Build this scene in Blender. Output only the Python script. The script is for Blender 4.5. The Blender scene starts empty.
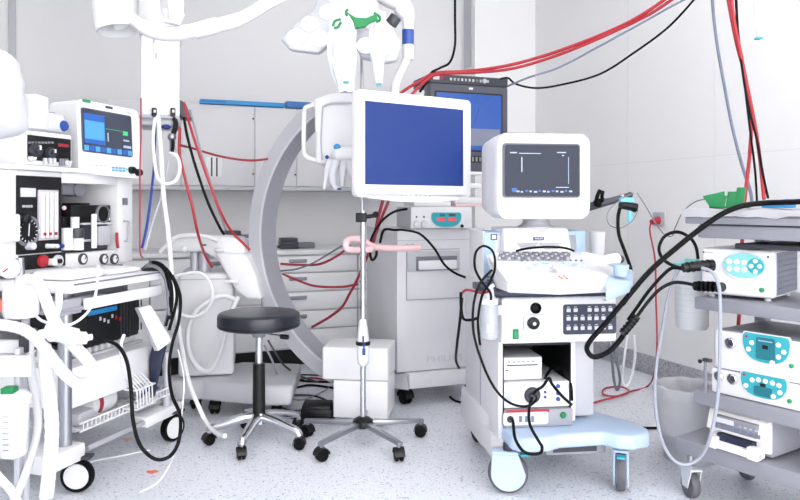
import bpy, bmesh, math, random
from mathutils import Vector, Matrix
random.seed(7)
C = bpy.context.scene.collection
PI = math.pi
FPX, Y0, EYE = 700.0, 205.0, 1.15      # focal length in px of an 800 px frame, horizon row, eye height

# ------------------------------------------------------------------ materials
def lin(c):
    return tuple(((v/255)/12.92 if v/255 <= .04045 else ((v/255+.055)/1.055)**2.4) for v in c) + (1,)
MATS = {}
def mat(name, rgb, rough=.5, metal=0, var=.04, scale=8, emit=0, trans=0, coat=0, bump=0, bscale=60, alpha=1, spec=.5):
    m = bpy.data.materials.new(name); m.use_nodes = True
    nt = m.node_tree; b = nt.nodes['Principled BSDF']
    b.inputs['Roughness'].default_value = rough
    b.inputs['Metallic'].default_value = metal
    b.inputs['Specular IOR Level'].default_value = spec
    b.inputs['Transmission Weight'].default_value = trans
    b.inputs['Coat Weight'].default_value = coat
    b.inputs['Alpha'].default_value = alpha
    tc = nt.nodes.new('ShaderNodeTexCoord')
    nz = nt.nodes.new('ShaderNodeTexNoise'); nz.inputs['Scale'].default_value = scale; nz.inputs['Detail'].default_value = 3
    nt.links.new(tc.outputs['Object'], nz.inputs['Vector'])
    mx = nt.nodes.new('ShaderNodeMix'); mx.data_type = 'RGBA'
    c = lin(rgb)
    mx.inputs[6].default_value = tuple(max(0, v*(1-var)) for v in c[:3]) + (1,)
    mx.inputs[7].default_value = tuple(min(1, v*(1+var)) for v in c[:3]) + (1,)
    nt.links.new(nz.outputs['Fac'], mx.inputs[0])
    nt.links.new(mx.outputs[2], b.inputs['Base Color'])
    if emit:
        b.inputs['Emission Color'].default_value = c; b.inputs['Emission Strength'].default_value = emit
    if bump:
        n2 = nt.nodes.new('ShaderNodeTexNoise'); n2.inputs['Scale'].default_value = bscale
        nt.links.new(tc.outputs['Object'], n2.inputs['Vector'])
        bp = nt.nodes.new('ShaderNodeBump'); bp.inputs['Strength'].default_value = bump; bp.inputs['Distance'].default_value = .01
        nt.links.new(n2.outputs['Fac'], bp.inputs['Height']); nt.links.new(bp.outputs['Normal'], b.inputs['Normal'])
    MATS[name] = m
    return m
mat('white', (226,226,229), .4); mat('white_warm', (234,232,230), .45); mat('wall_paint', (226,226,228), .7, var=.012, scale=3)
mat('wall_side', (236,236,237), .7, var=.012, scale=3)
mat('seam', (218,218,221), .7); mat('letter_grey', (196,197,203), .5)
mat('offwhite', (214,214,218), .42); mat('cabinet', (212,212,215), .45, var=.015); mat('drawer_front', (238,238,241), .45, var=.015)
mat('grey', (150,151,160), .45); mat('lightgrey', (184,185,191), .42); mat('midgrey', (112,113,122), .45); mat('darkgrey', (52,54,62), .45)
mat('cartgrey', (140,141,150), .4); mat('printer_side', (150,151,162), .5)
mat('black', (12,13,16), .42, spec=.35); mat('rubber', (8,8,10), .5, spec=.15); mat('vinyl', (28,32,42), .32, bump=.05); mat('navy', (26,34,62), .4); mat('tyre', (92,92,98), .6)
mat('chrome', (205,207,212), .18, 1); mat('steel', (168,170,176), .33, 1); mat('dull_steel', (190,191,198), .5, .4)
mat('red', (168,34,48), .4); mat('red_deep', (150,38,56), .45); mat('blue', (26,56,140), .4); mat('sky', (34,140,205), .4)
mat('bluegrey', (112,117,138), .45); mat('pale_tube', (150,154,166), .35); mat('teal', (48,160,172), .4); mat('teal_pale', (132,200,198), .4); mat('teal_deep', (22,108,122), .35); mat('green', (12,120,66), .5)
mat('iceblue', (180,200,226), .35); mat('iceblue_deep', (160,184,214), .4); mat('band', (40,74,150), .4); mat('pink', (226,190,194), .5); mat('carton_blue', (26,100,170), .4); mat('orange', (226,110,80), .5)
mat('cloth', (228,228,232), .8, bump=.25, bscale=14); mat('hose', (224,224,228), .5); mat('plastic', (208,209,214), .35, bump=.35, bscale=9)
mat('clear', (205,210,218), .12, alpha=.5, coat=.3); mat('milky', (236,238,241), .35, alpha=.78); mat('bag', (240,241,245), .22, alpha=.62, bump=.7, bscale=18)
mat('bezel_dark', (74,76,88), .4); mat('labelgreen', (30,140,90), .5); mat('labelblue', (36,50,130), .5); mat('paper', (235,235,238), .7)
mat('print_grey', (176,178,186), .5); mat('manometer', (240,240,240), .4); mat('ringgrey', (184,185,191), .38, .1); mat('ringface', (172,173,182), .3, .3)
mat('shade_grey', (128,129,140), .6); mat('silver_label', (205,206,212), .4); mat('arm_grey', (66,66,74), .4, .2); mat('skyblue_plastic', (120,205,232), .35)
mat('screen_blue', (26,50,112), .45, emit=.09, var=.005, spec=.3)
mat('screen_crt', (30,74,150), .2, emit=.18, var=.1, scale=4); mat('screen_us', (18,28,50), .2, emit=.12, var=.02, spec=.25); mat('screen_mon', (52,58,72), .15, emit=.2, var=.02)
mat('ui_cyan', (70,140,190), .4, emit=.25); mat('ui_blue', (34,84,160), .4, emit=.2); mat('ui_white', (150,160,178), .4, emit=.3); mat('ui_green', (60,180,110), .4, emit=.3)
mat('led_red', (220,80,90), .4, emit=.3); mat('petal_grey', (180,181,188), .5); mat('lens', (250,250,252), .3, emit=.25); mat('lit_tube', (192,188,194), .3)

def speckled(name, base, dark, mid, scale=95, thr=.33, rough=.35):
    m = bpy.data.materials.new(name); m.use_nodes = True; nt = m.node_tree; b = nt.nodes['Principled BSDF']
    b.inputs['Roughness'].default_value = rough
    tc = nt.nodes.new('ShaderNodeTexCoord')
    col = None
    prev = lin(base)
    last = None
    for i, (sc, lo, hi, c) in enumerate([(scale, thr-.10, thr-.03, dark), (scale*.62, thr-.08, thr, mid), (scale*1.6, thr-.04, thr+.06, mid)]):
        n = nt.nodes.new('ShaderNodeTexNoise'); n.inputs['Scale'].default_value = sc; n.inputs['Detail'].default_value = 1.0
        mp = nt.nodes.new('ShaderNodeMapping'); mp.inputs['Location'].default_value = (3.1*i, 7.7*i, 1.3*i)
        nt.links.new(tc.outputs['Object'], mp.inputs['Vector']); nt.links.new(mp.outputs['Vector'], n.inputs['Vector'])
        r = nt.nodes.new('ShaderNodeMapRange'); r.inputs['From Min'].default_value = lo; r.inputs['From Max'].default_value = hi
        nt.links.new(n.outputs['Fac'], r.inputs['Value'])
        mx = nt.nodes.new('ShaderNodeMix'); mx.data_type = 'RGBA'
        nt.links.new(r.outputs['Result'], mx.inputs[0]); mx.inputs[6].default_value = lin(c)
        if last is None: mx.inputs[7].default_value = prev
        else: nt.links.new(last, mx.inputs[7])
        last = mx.outputs[2]
    nt.links.new(last, b.inputs['Base Color'])
    MATS[name] = m
speckled('floor_vinyl', (224,227,234), (120,126,146), (184,190,206), 75, .36)
speckled('skirting_vinyl', (190,191,196), (110,112,124), (158,160,170), 80, .44)

# ------------------------------------------------------------------ mesh builder
def smooth_path(pts, k=6):
    pts = [Vector(p) for p in pts]
    if len(pts) < 3: return pts
    out = []
    for i in range(len(pts)-1):
        p0 = pts[max(i-1, 0)]; p1 = pts[i]; p2 = pts[i+1]; p3 = pts[min(i+2, len(pts)-1)]
        for j in range(k):
            t = j/k
            out.append(.5*((2*p1) + (p2-p0)*t + (2*p0-5*p1+4*p2-p3)*t*t + (3*p1-p0-3*p2+p3)*t**3))
    out.append(pts[-1]); return out
class MB:
    def __init__(s): s.bm = bmesh.new(); s.m = []
    def mi(s, m):
        if m not in s.m: s.m.append(m)
        return s.m.index(m)
    def merge(s, t, m):
        i = s.mi(m)
        for f in t.faces: f.material_index = i
        me = bpy.data.meshes.new('t'); t.to_mesh(me); t.free(); s.bm.from_mesh(me); bpy.data.meshes.remove(me)
        return s
    def box(s, x0, x1, y0, y1, z0, z1, m, bev=0, seg=2, M=None):
        if x0 > x1: x0, x1 = x1, x0
        if y0 > y1: y0, y1 = y1, y0
        if z0 > z1: z0, z1 = z1, z0
        t = bmesh.new(); bmesh.ops.create_cube(t, size=1)
        for v in t.verts: v.co = Vector((x0+(v.co.x+.5)*(x1-x0), y0+(v.co.y+.5)*(y1-y0), z0+(v.co.z+.5)*(z1-z0)))
        bev = min(bev, .45*min(x1-x0, y1-y0, z1-z0))
        if bev > 0: bmesh.ops.bevel(t, geom=t.edges[:], offset=bev, segments=seg, affect='EDGES', profile=.5)
        if M: bmesh.ops.transform(t, matrix=M, verts=t.verts[:])
        return s.merge(t, m)
    def hull(s, bot, top, m, bev=0, seg=2):
        """solid between two rings of 3-D points of equal count"""
        t = bmesh.new(); a = [t.verts.new(p) for p in bot]; b = [t.verts.new(p) for p in top]; n = len(a)
        t.faces.new(a[::-1]); t.faces.new(b)
        for i in range(n): t.faces.new((a[i], a[(i+1) % n], b[(i+1) % n], b[i]))
        bmesh.ops.recalc_face_normals(t, faces=t.faces[:])
        if bev > 0: bmesh.ops.bevel(t, geom=t.edges[:], offset=bev, segments=seg, affect='EDGES', profile=.5, clamp_overlap=True)
        return s.merge(t, m)
    def prism(s, pts, ax, a, b, m, bev=0, seg=2):
        def P(p, h):
            return {'z': (p[0], p[1], h), 'y': (p[0], h, p[1]), 'x': (h, p[0], p[1])}[ax]
        return s.hull([P(p, a) for p in pts], [P(p, b) for p in pts], m, bev, seg)
    def rr(s, x0, x1, z0, z1, y0, y1, r, m, bev=0, n=4):
        """rounded rectangle in the x-z plane, thick along y"""
        pts = []
        for cx, cz, a0 in ((x1-r, z1-r, 0), (x0+r, z1-r, 90), (x0+r, z0+r, 180), (x1-r, z0+r, 270)):
            for i in range(n+1):
                a = math.radians(a0+90*i/n); pts.append((cx+r*math.cos(a), cz+r*math.sin(a)))
        return s.prism(pts, 'y', y0, y1, m, bev)
    def rings(s, rings, m, cap=True):
        t = bmesh.new(); R = [[t.verts.new(p) for p in r] for r in rings]; n = len(R[0])
        for a, b in zip(R, R[1:]):
            for i in range(n): t.faces.new((a[i], a[(i+1) % n], b[(i+1) % n], b[i]))
        if cap: t.faces.new(R[0][::-1]); t.faces.new(R[-1])
        bmesh.ops.recalc_face_normals(t, faces=t.faces[:])
        return s.merge(t, m)
    def tube(s, pts, r, m, n=8, k=6, ridge=0):
        P = smooth_path(pts, k) if k else [Vector(p) for p in pts]
        if ridge:
            Q = [P[0]]; 
            for p in P[1:]:
                d = (p-Q[-1]).length; c = max(1, int(d/ridge)); q0 = Q[-1].copy()
                for i in range(1, c+1): Q.append(q0.lerp(p, i/c))
            P = Q
        L = len(P); tans = []
        for i in range(L):
            d = P[min(i+1, L-1)]-P[max(i-1, 0)]
            tans.append(d.normalized() if d.length > 1e-7 else Vector((0, 0, 1)))
        up = Vector((0, 0, 1)) if abs(tans[0].z) < .9 else Vector((1, 0, 0))
        N = tans[0].cross(up).normalized(); rs = []
        for i in range(L):
            if i: 
                N = N - tans[i]*N.dot(tans[i]); N = N.normalized() if N.length > 1e-6 else tans[i].orthogonal().normalized()
            B = tans[i].cross(N)
            rr = r if not isinstance(r, (list, tuple)) else r[0]+(r[-1]-r[0])*i/(L-1) if len(r) == 2 else r[min(len(r)-1, round(i/(L-1)*(len(r)-1)))]
            if ridge: rr *= (1.0 if i % 2 else .93)
            rs.append([P[i]+(N*math.cos(2*PI*j/n)+B*math.sin(2*PI*j/n))*rr for j in range(n)])
        return s.rings(rs, m)
    def cyl(s, p0, p1, r, m, r1=None, n=20):
        return s.tube([p0, p1], [r, r if r1 is None else r1], m, n, 0)
    def lathe(s, prof, o, m, d=(0, 0, 1), n=24, e=None):
        d = Vector(d).normalized(); a = d.orthogonal().normalized() if e is None else Vector(e).normalized(); b = d.cross(a); o = Vector(o)
        return s.rings([[o+d*z+(a*math.cos(2*PI*j/n)+b*math.sin(2*PI*j/n))*max(r, 1e-4) for j in range(n)] for r, z in prof], m)
    def ball(s, c, r, m, sc=(1, 1, 1), n=12):
        t = bmesh.new(); bmesh.ops.create_uvsphere(t, u_segments=n*2, v_segments=n, radius=1)
        for v in t.verts: v.co = Vector((c[0]+v.co.x*r*sc[0], c[1]+v.co.y*r*sc[1], c[2]+v.co.z*r*sc[2]))
        return s.merge(t, m)
    def text(s, txt, o, h, m, width=None, thick=.001):
        """letters standing in the local x-z plane facing -y"""
        cu = bpy.data.curves.new('t', 'FONT'); cu.body = txt; cu.size = 1; cu.extrude = 0
        ob = bpy.data.objects.new('t', cu); C.objects.link(ob); bpy.context.view_layer.update()
        me = bpy.data.meshes.new_from_object(ob); bpy.data.objects.remove(ob); bpy.data.curves.remove(cu)
        t = bmesh.new(); t.from_mesh(me); bpy.data.meshes.remove(me)
        xs = [v.co.x for v in t.verts]; ys = [v.co.y for v in t.verts]
        kx = (width/(max(xs)-min(xs))) if width else h/(max(ys)-min(ys)); ky = h/(max(ys)-min(ys)); x0, y0 = min(xs), min(ys)
        r = bmesh.ops.extrude_face_region(t, geom=t.faces[:]); ext = {v for v in r['geom'] if isinstance(v, bmesh.types.BMVert)}
        for v in t.verts:
            v.co = Vector((o[0]+(v.co.x-x0)*kx, o[1]-(thick if v in ext else 0), o[2]+(v.co.y-y0)*ky))
        return s.merge(t, m)
    def build(s, name, parent=None, label=None, ang=38):
        me = bpy.data.meshes.new(name)
        bmesh.ops.recalc_face_normals(s.bm, faces=s.bm.faces[:])
        if parent is None:
            lo = [min(v.co[i] for v in s.bm.verts) for i in range(3)]; hi = [max(v.co[i] for v in s.bm.verts) for i in range(3)]
            o = Vector(((lo[0]+hi[0])/2, (lo[1]+hi[1])/2, lo[2]))
            for v in s.bm.verts: v.co -= o
        s.bm.to_mesh(me); s.bm.free()
        for m in s.m: me.materials.append(MATS[m])
        me.shade_smooth(); me.set_sharp_from_angle(angle=math.radians(ang))
        ob = bpy.data.objects.new(name, me); C.objects.link(ob)
        if parent is None: ob.location = o
        else: ob.parent = parent
        if label: ob['label'] = label
        return ob
def build_each(mb, name, parent, label=None):
    '''one object per separate knob, key or button of the mesh'''
    bm = mb.bm; bm.verts.index_update(); bm.verts.ensure_lookup_table(); seen = set(); isl = []
    for v in bm.verts:
        if v.index in seen: continue
        st = [v]; seen.add(v.index); c = []
        while st:
            w = st.pop(); c.append(w)
            for e in w.link_edges:
                o = e.other_vert(w)
                if o.index not in seen: seen.add(o.index); st.append(o)
        lo = [min(x.co[i] for x in c) for i in range(3)]; hi = [max(x.co[i] for x in c) for i in range(3)]; isl.append([c, lo, hi])
    ch = True
    while ch:
        ch = False
        for i in range(len(isl)):
            for j in range(i+1, len(isl)):
                a, b = isl[i], isl[j]
                if all(a[1][k] <= b[2][k]+.0004 and b[1][k] <= a[2][k]+.0004 for k in range(3)):
                    a[0] += b[0]; a[1] = [min(a[1][k], b[1][k]) for k in range(3)]; a[2] = [max(a[2][k], b[2][k]) for k in range(3)]; del isl[j]; ch = True; break
            if ch: break
    out = []
    groups = [{x.index for x in a[0]} for a in isl]
    for g in groups:
        q = MB(); q.m = list(mb.m); t = bm.copy(); t.verts.ensure_lookup_table()
        bmesh.ops.delete(t, geom=[x for x in t.verts if x.index not in g], context='VERTS')
        q.bm.free(); q.bm = t; out.append(q.build(name, parent, label))
    bm.free(); return out[0]
def tag(o, label, cat, group=None):
    o['label'] = label; o['category'] = cat
    if group: o['group'] = group
    return o

# ------------------------------------------------------------------ where a pixel of the photograph lies in the room
def W(px, py, Z): return Vector(((px-400)/FPX*Z, Z, EYE-(py-Y0)/FPX*Z))
def G(px, py, z=0):                                   # point at height z seen at that pixel
    return W(px, py, (EYE-z)*FPX/(py-Y0))
class Frame:
    def __init__(s, X, Y, deg): s.o = Vector((X, Y)); s.a = math.radians(deg); s.u = Vector((math.cos(s.a), math.sin(s.a))); s.v = Vector((-math.sin(s.a), math.cos(s.a)))
    def loc(s, w):
        d = Vector((w[0], w[1]))-s.o; return Vector((d.dot(s.u), d.dot(s.v), w[2]))
    def world(s, p): 
        q = s.o+s.u*p[0]+s.v*p[1]; return Vector((q.x, q.y, p[2]))
    def on(s, px, py, v=0):                           # on the upright plane at depth v
        d = Vector(((px-400)/FPX, 1)); t = (v+s.o.dot(s.v))/d.dot(s.v); return s.loc(W(px, py, t))
    def onu(s, px, py, u=0):
        d = Vector(((px-400)/FPX, 1)); t = (u+s.o.dot(s.u))/d.dot(s.u); return s.loc(W(px, py, t))
    def onz(s, px, py, z): return s.loc(G(px, py, z))
    def rect(s, x0, y0, x1, y1, v=0):                 # pixel rectangle on plane v -> u0,u1,z0,z1 (mid heights)
        ym = (y0+y1)/2; xm = (x0+x1)/2
        return s.on(x0, ym, v)[0], s.on(x1, ym, v)[0], s.on(xm, y1, v)[2], s.on(xm, y0, v)[2]
def thing(name, label, cat, fr, z=0, group=None):
    o = bpy.data.objects.new(name, None); C.objects.link(o); o.empty_display_size = .1
    o.location = (fr.o.x, fr.o.y, 0); o.rotation_euler = (0, 0, fr.a)
    return tag(o, label, cat, group)
def copy_tree(o, parent=None):
    c = o.copy(); C.objects.link(c)
    if parent: c.parent = parent
    for ch in list(o.children): copy_tree(ch, c)
    return c
def cable(pts, r, m, label, cat='cable', name='cable', group=None, n=8, ridge=0):
    mb = MB(); mb.tube([W(*p) for p in pts], r, m, n, 6, ridge)
    return tag(mb.build(name), label, cat, group)
def struct(name, mb, parent=None):
    o = mb.build(name, parent)
    if parent is None: o['kind'] = 'structure'
    return o
def caster(name_parent, x, y, R=.035, w=.018, yaw=0, stem=.03, disc='rubber', z_top=None, label=None, fork='black', twin=True):
    """wheel on a fork; wheel axis horizontal along yaw"""
    mb = MB(); ax = Vector((math.cos(yaw), math.sin(yaw), 0)); o = Vector((x, y, R))
    offs = (-w*.75, w*.75) if twin else (0,)
    for s in offs:
        c = o+ax*s; ww = w*.5
        mb.lathe([(R*.8, -ww), (R*.96, -ww*.8), (R, -ww*.3), (R, ww*.3), (R*.96, ww*.8), (R*.8, ww)], c, 'rubber', ax, 24)
        mb.lathe([(R*.1, -ww-.003), (R*.66, -ww-.003), (R*.7, -ww+.001), (R*.7, ww-.001), (R*.66, ww+.003), (R*.1, ww+.003)], c, disc, ax, 20)
    zt = z_top if z_top is not None else 2*R+stem
    if twin: mb.box(x-.009, x+.009, y-.009, y+.009, R, R*1.9, fork, .003)
    side = Vector((-ax.y, ax.x, 0))
    bb = MB()
    hw = w*(1.5 if twin else .85)
    pts = []
    for i in range(9):
        a = PI*i/8; pts.append((math.cos(a)*R*1.0, R+math.sin(a)*R*1.02))
    M = Matrix.Translation((x, y, 0)) @ Matrix.Rotation(yaw, 4, 'Z')
    t = bmesh.new()
    hull = [(-hw, p[0], p[1]) for p in pts]; hull2 = [(hw, p[0], p[1]) for p in pts]
    inner = [(0, p[0]*.9, R+(p[1]-R)*.9) for p in pts]
    if fork != 'none':
        rs = []
        for p in pts: rs.append([M @ Vector((-hw, p[0]*1.06, p[1]+.002)), M @ Vector((hw, p[0]*1.06, p[1]+.002)), M @ Vector((hw, p[0]*1.18, R+(p[1]-R)*1.16)), M @ Vector((-hw, p[0]*1.18, R+(p[1]-R)*1.16))])
        mb.rings(rs, fork)
    mb.cyl((x, y, 2.1*R), (x, y, max(zt, 2.15*R)), .009, 'steel', n=12)
    t.free()
    return mb.build('caster', name_parent, label)

# ------------------------------------------------------------------ ROOM
RF = Frame(1.18, 6.1, 21)
HC = 3.3; BW = .25; LW = -4.7
mb = MB(); mb.hull([RF.world(p) for p in ((LW-.2, -7.5, -.05), (.2, -7.5, -.05), (.2, BW+.2, -.05), (LW-.2, BW+.2, -.05))], [RF.world(p) for p in ((LW-.2, -7.5, 0), (.2, -7.5, 0), (.2, BW+.2, 0), (LW-.2, BW+.2, 0))], 'floor_vinyl'); struct('floor', mb)
def rbox(mb, u0, u1, v0, v1, z0, z1, m, bev=0):
    q = [(u0, v0), (u1, v0), (u1, v1), (u0, v1)]
    return mb.hull([RF.world((a, b, z0)) for a, b in q], [RF.world((a, b, z1)) for a, b in q], m, bev)
mb = MB(); rbox(mb, LW-.2, .2, -7.5, BW+.2, HC, HC+.1, 'wall_side'); struct('ceiling', mb)
mb = MB(); rbox(mb, LW, .2, BW, BW+.15, 0, HC, 'wall_paint'); struct('wall_back', mb)
ucol = RF.on(475, 60, 0)[0]
mb = MB(); rbox(mb, ucol, 0, 0, BW, 0, HC, 'wall_side'); 
rbox(mb, ucol-.012, ucol, .05, .19, 2.33, HC, 'lightgrey'); struct('wall_column', mb)
mb = MB(); rbox(mb, 0, .15, -7.5, BW, 0, HC, 'wall_side')
for px, Z0 in ((628, None), (715, None)):
    v = RF.onu(px, 205, 0)[1]; rbox(mb, -.001, 0, v-.002, v+.002, .15, HC, 'seam')
rbox(mb, -.001, 0, -3.2, 0, 1.445, 1.448, 'seam')
struct('wall_right', mb)
mb = MB(); rbox(mb, LW-.15, LW, -7.5, BW, 0, HC, 'wall_paint'); struct('wall_left', mb)
mb = MB(); rbox(mb, -.012, 0, -7.4, 0, 0, .13, 'skirting_vinyl', .003); struct('baseboard_right', mb)
mb = MB(); rbox(mb, ucol, -.013, -.012, 0, 0, .13, 'skirting_vinyl', .003); struct('baseboard_column', mb)
u = RF.on(12, 30, BW)[0]
mb = MB(); rbox(mb, u-.02, u+.025, BW-.02, BW, 0, HC, 'lightgrey', .003); struct('trim_1', mb)

# upper cabinets: real units side by side
def unit_px(px, v): return RF.on(px, 205, v)[0]
UV = -.10; zb = RF.on(225, 186, UV)[2]; zt = RF.on(245, 106, UV)[2]
edges = [unit_px(p, UV) for p in (40, 108, 181, 255, 297, 352, 402)]
ulabels = ['white wall cabinet furthest left, above the monitor corner', 'white wall cabinet partly behind the ceiling supply column', 'white wall cabinet right of the supply column, vent slots in its lower door',
           'white wall cabinet under the short blue carton, behind the imaging ring', 'white wall cabinet seen through the imaging ring', 'white wall cabinet hidden mostly behind the flat blue screen']
for i in range(6):
    a, b = edges[i], edges[i+1]
    fr = Frame(*RF.world((a, UV, 0))[:2], 21)
    t = thing('wall_cabinet', ulabels[i], 'cabinet', fr, group='wall cabinets along the back wall')
    w = b-a-.0015
    mb = MB(); mb.box(0, w, .018, BW-UV-.004, zb, zt, 'cabinet', .003); mb.box(0, w, 0, BW-UV-.004, zb-.03, zb-.001, 'lightgrey', .002); mb.build('body', t)
    mb = MB(); mb.box(.001, w-.001, 0, .017, zb+.002, zt-.002, 'cabinet', .0015); d = mb.build('door', t)
    mb = MB()
    for zz in (zb+.09, zt-.09): mb.cyl((w-.012, 0, zz), (w-.012, -.008, zz), .007, 'darkgrey', n=10); mb.cyl((w-.012, 0, zz+.03), (w-.012, -.006, zz+.03), .004, 'grey', n=10)
    k = mb.build('lock', d, 'small dark lock screws')
    if i == 2:
        mb = MB(); u0, u1, z0, z1 = Frame(fr.o.x, fr.o.y, 21).rect(206, 157, 222, 177, 0)
        mb.box(u0, u1, -.004, 0, z0, z1, 'white')
        for q in (.3, .62): mb.box(u0+(u1-u0)*q, u0+(u1-u0)*(q+.1), -.006, -.003, z0+.004, z1-.004, 'darkgrey')
        mb.build('slot_plate', d, 'white plate with two dark slots')
# blue cartons along the cabinet tops
u0 = unit_px(200, UV); u1 = unit_px(284, UV); u2 = unit_px(286, UV); u3 = unit_px(311, UV)
mb = MB(); rbox(mb, u0, u1, UV-.02, UV+.05, zt+.002, zt+.034, 'sky', .004)
rbox(mb, u0+.01, u0+.18, UV-.0215, UV-.02, zt+.014, zt+.022, 'band'); tag(mb.build('carton'), 'long thin blue carton lying on top of the wall cabinets', 'box', 'blue cartons on the wall cabinets')
mb = MB(); rbox(mb, u2, u3, UV-.02, UV+.06, zt+.002, zt+.05, 'carton_blue', .004); tag(mb.build('carton'), 'short darker blue carton at right end of the long one', 'box', 'blue cartons on the wall cabinets')

# base cabinets with drawers
BV = -.35; zc = RF.on(310, 250, BV)[2]
bed = [unit_px(p, BV) for p in (60, 150, 262, 358, 402)]
blab = ['white drawer unit at the far left behind the breathing machine', 'white drawer unit behind the imaging machine body', 'white drawer unit seen through and under the imaging ring', 'white drawer unit right of the ring, behind the drip pole']
for i in range(4):
    a, b = bed[i], bed[i+1]; fr = Frame(*RF.world((a, BV, 0))[:2], 21); w = b-a-.003
    t = thing('drawer_unit', blab[i], 'cabinet', fr, group='drawer units along the back wall')
    mb = MB(); mb.box(0, w, .02, BW-BV-.01, .12, zc-.03, 'cabinet'); mb.build('body', t)
    mb = MB(); mb.box(0, w, .05, BW-BV-.01, 0, .119, 'black'); mb.build('plinth', t, 'black recessed plinth')
    zs = [.125, .26, .395, .53, .665, zc-.035] if i >= 2 else [.125, .45, zc-.035]
    for z0, z1 in zip(zs, zs[1:]):
        mb = MB(); mb.box(.004, w-.004, 0, .019, z0+.006, z1-.006, 'drawer_front', .003); d = mb.build('drawer', t)
        hx = w*.27 if i == 2 else w*.45
        mb = MB(); mb.box(hx, hx+.13, -.012, 0, z1-.05, z1-.028, 'grey', .003); mb.box(hx+.005, hx+.125, -.013, -.003, z1-.054, z1-.049, 'shade_grey'); mb.build('handle', d, 'grey recessed pull')
mb = MB(); rbox(mb, bed[0]-.02, bed[-1]+.02, BV-.02, BW-.004, zc-.03, zc, 'white', .004); tag(mb.build('worktop'), 'long white worktop over the drawer units along the back wall', 'worktop')
# things on worktop
for k, (x0, y0, x1, y1, vv, m, lab) in enumerate([(281, 237, 299, 248, -.2, 'darkgrey', 'black folder stack lying on the worktop, inside the ring'), (297, 242, 315, 248, -.18, 'midgrey', 'flat dark tray on the worktop right of the black folders'),
        (226, 228, 241, 248, -.25, 'darkgrey', 'dark box on the worktop left of the ring, behind cables'), (238, 231, 254, 246, -.2, 'bluegrey', 'pale blue grey case on the worktop touching the ring edge')]):
    a, b, z0, z1 = RF.rect(x0, y0, x1, y1, vv); mb = MB(); h = max(.02, z1-z0)
    n = 3 if k == 0 else 1
    for q in range(n): rbox(mb, a+.006*q, b-.004*q, vv, vv+.14, zc+.001+h*q/n, zc+h*(q+1)/n-.001, m, .003)
    if k == 3: rbox(mb, a+.01, b-.01, vv-.002, vv, zc+h*.3, zc+h*.8, 'white')
    tag(mb.build(['folder_stack', 'tray', 'box', 'case'][k]), lab, ['folder', 'tray', 'box', 'case'][k])

# wall socket with red plug on right wall
v0 = RF.onu(654, 216, 0)[1]; v1 = RF.onu(666, 216, 0)[1]; zs0 = RF.onu(660, 226, 0)[2]; zs1 = RF.onu(660, 212, 0)[2]
mb = MB(); rbox(mb, -.012, 0, min(v0, v1), max(v0, v1), zs0, zs1, 'lightgrey', .003); rbox(mb, -.014, -.011, min(v0, v1)+.02, max(v0, v1)-.02, zs0+.02, zs1-.02, 'print_grey', .002)
so = tag(mb.build('wall_socket'), 'grey wall socket with red plug on the right wall', 'socket')
PV = (v0+v1)/2; PZ = (zs0+zs1)/2
mb = MB(); p = RF.world((-.02, PV, PZ-.01)); q = RF.world((-.07, PV, PZ-.02)); mb.cyl(RF.world((-.012, PV, PZ-.01)), q, .028, 'red', .018, 12)
pts = [q, RF.world((-.1, PV-.02, PZ-.08)), W(655, 260, 4.35), W(656, 300, 4.2), W(657, 340, 4.1), W(655, 370, 4.1), G(648, 386, .01), G(632, 391, .01), G(616, 396, .01), G(603, 394, .01), G(606, 388, .01), G(622, 387, .012), G(629, 392, .02), G(616, 397, .02), G(603, 400, .01), G(590, 404, .01)]
mb.tube(pts, .0055, 'red', 8, 6); tag(mb.build('power_cable'), 'red power cable with plug, wall socket down to coil on the floor', 'cable')

# ------------------------------------------------------------------ ULTRASOUND MACHINE
U = Frame(.403, 2.85, 7)
t = thing('ultrasound_machine', 'white and pale blue ultrasound machine on wheels with tube monitor and keyboard console', 'ultrasound machine', U)
uR = U.on(600, 380)[0]; uo0 = U.on(501, 380)[0]; uo1 = U.on(571, 380)[0]
zb0 = U.on(499, 424, 0)[2]; zbox = U.on(545, 344, 0)[2]
mb = MB()
mb.box(-.004, .018, 0, .62, .19, .80, 'offwhite', .008)             # left side panel
mb.box(uo1, uo1+.02, 0, .6, zb0, zbox+.02, 'white', .005); mb.box(uo1+.02, uR, .06, .6, zb0, zbox+.02, 'lightgrey', .01)
mb.box(.018, uo1, .5, .6, zb0, zbox, 'darkgrey'); mb.box(.018, uo1, .0, .6, zb0-.012, zb0, 'grey')
mb.box(.018, .021, 0.002, .5, zb0, zbox, 'black'); mb.box(uo1-.003, uo1, 0.002, .5, zb0, zbox, 'black'); mb.box(.018, uo1, .01, .5, zbox-.006, zbox, 'black')
mb.box(-.0065, -.003, .30, .304, .25, .78, 'grey')
mb.build('cabinet', t)
# base plate with two lobes
zt_, zb_ = .243, .185
pl = [(.015, -.04), (.02, -.10), (.06, -.14), (.16, -.14), (.22, -.11), (.40, -.10), (.44, -.15), (.50, -.165), (.575, -.14), (.60, -.08), (.58, .02), (.47, .2), (.45, .60), (.0, .60)]
mb = MB(); mb.prism(pl, 'z', zb_, zt_, 'iceblue', .012, 3); mb.build('base_plate', t, 'pale blue base plate with rounded front lobes')
mb = MB(); mb.prism([(-.02, .06), (.012, -.01), (.05, .0), (.05, .62), (-.02, .66)], 'z', .10, .20, 'offwhite', .01, 2); mb.prism([(-.022, .25), (.02, .03), (.02, .64), (-.022, .64)], 'z', .09, .25, 'offwhite', .012, 2)
mb.build('skirt', t)
a, b, z0, z1 = U.rect(545, 443, 605, 450, -.04); mb = MB(); mb.box(a, b, -.05, .3, .14, zb_+.002, 'grey', .004); mb.box(a+.03, b-.04, -.052, -.049, .15, .175, 'darkgrey'); mb.build('undertray', t, 'grey drawer slung under the base plate')
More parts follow.
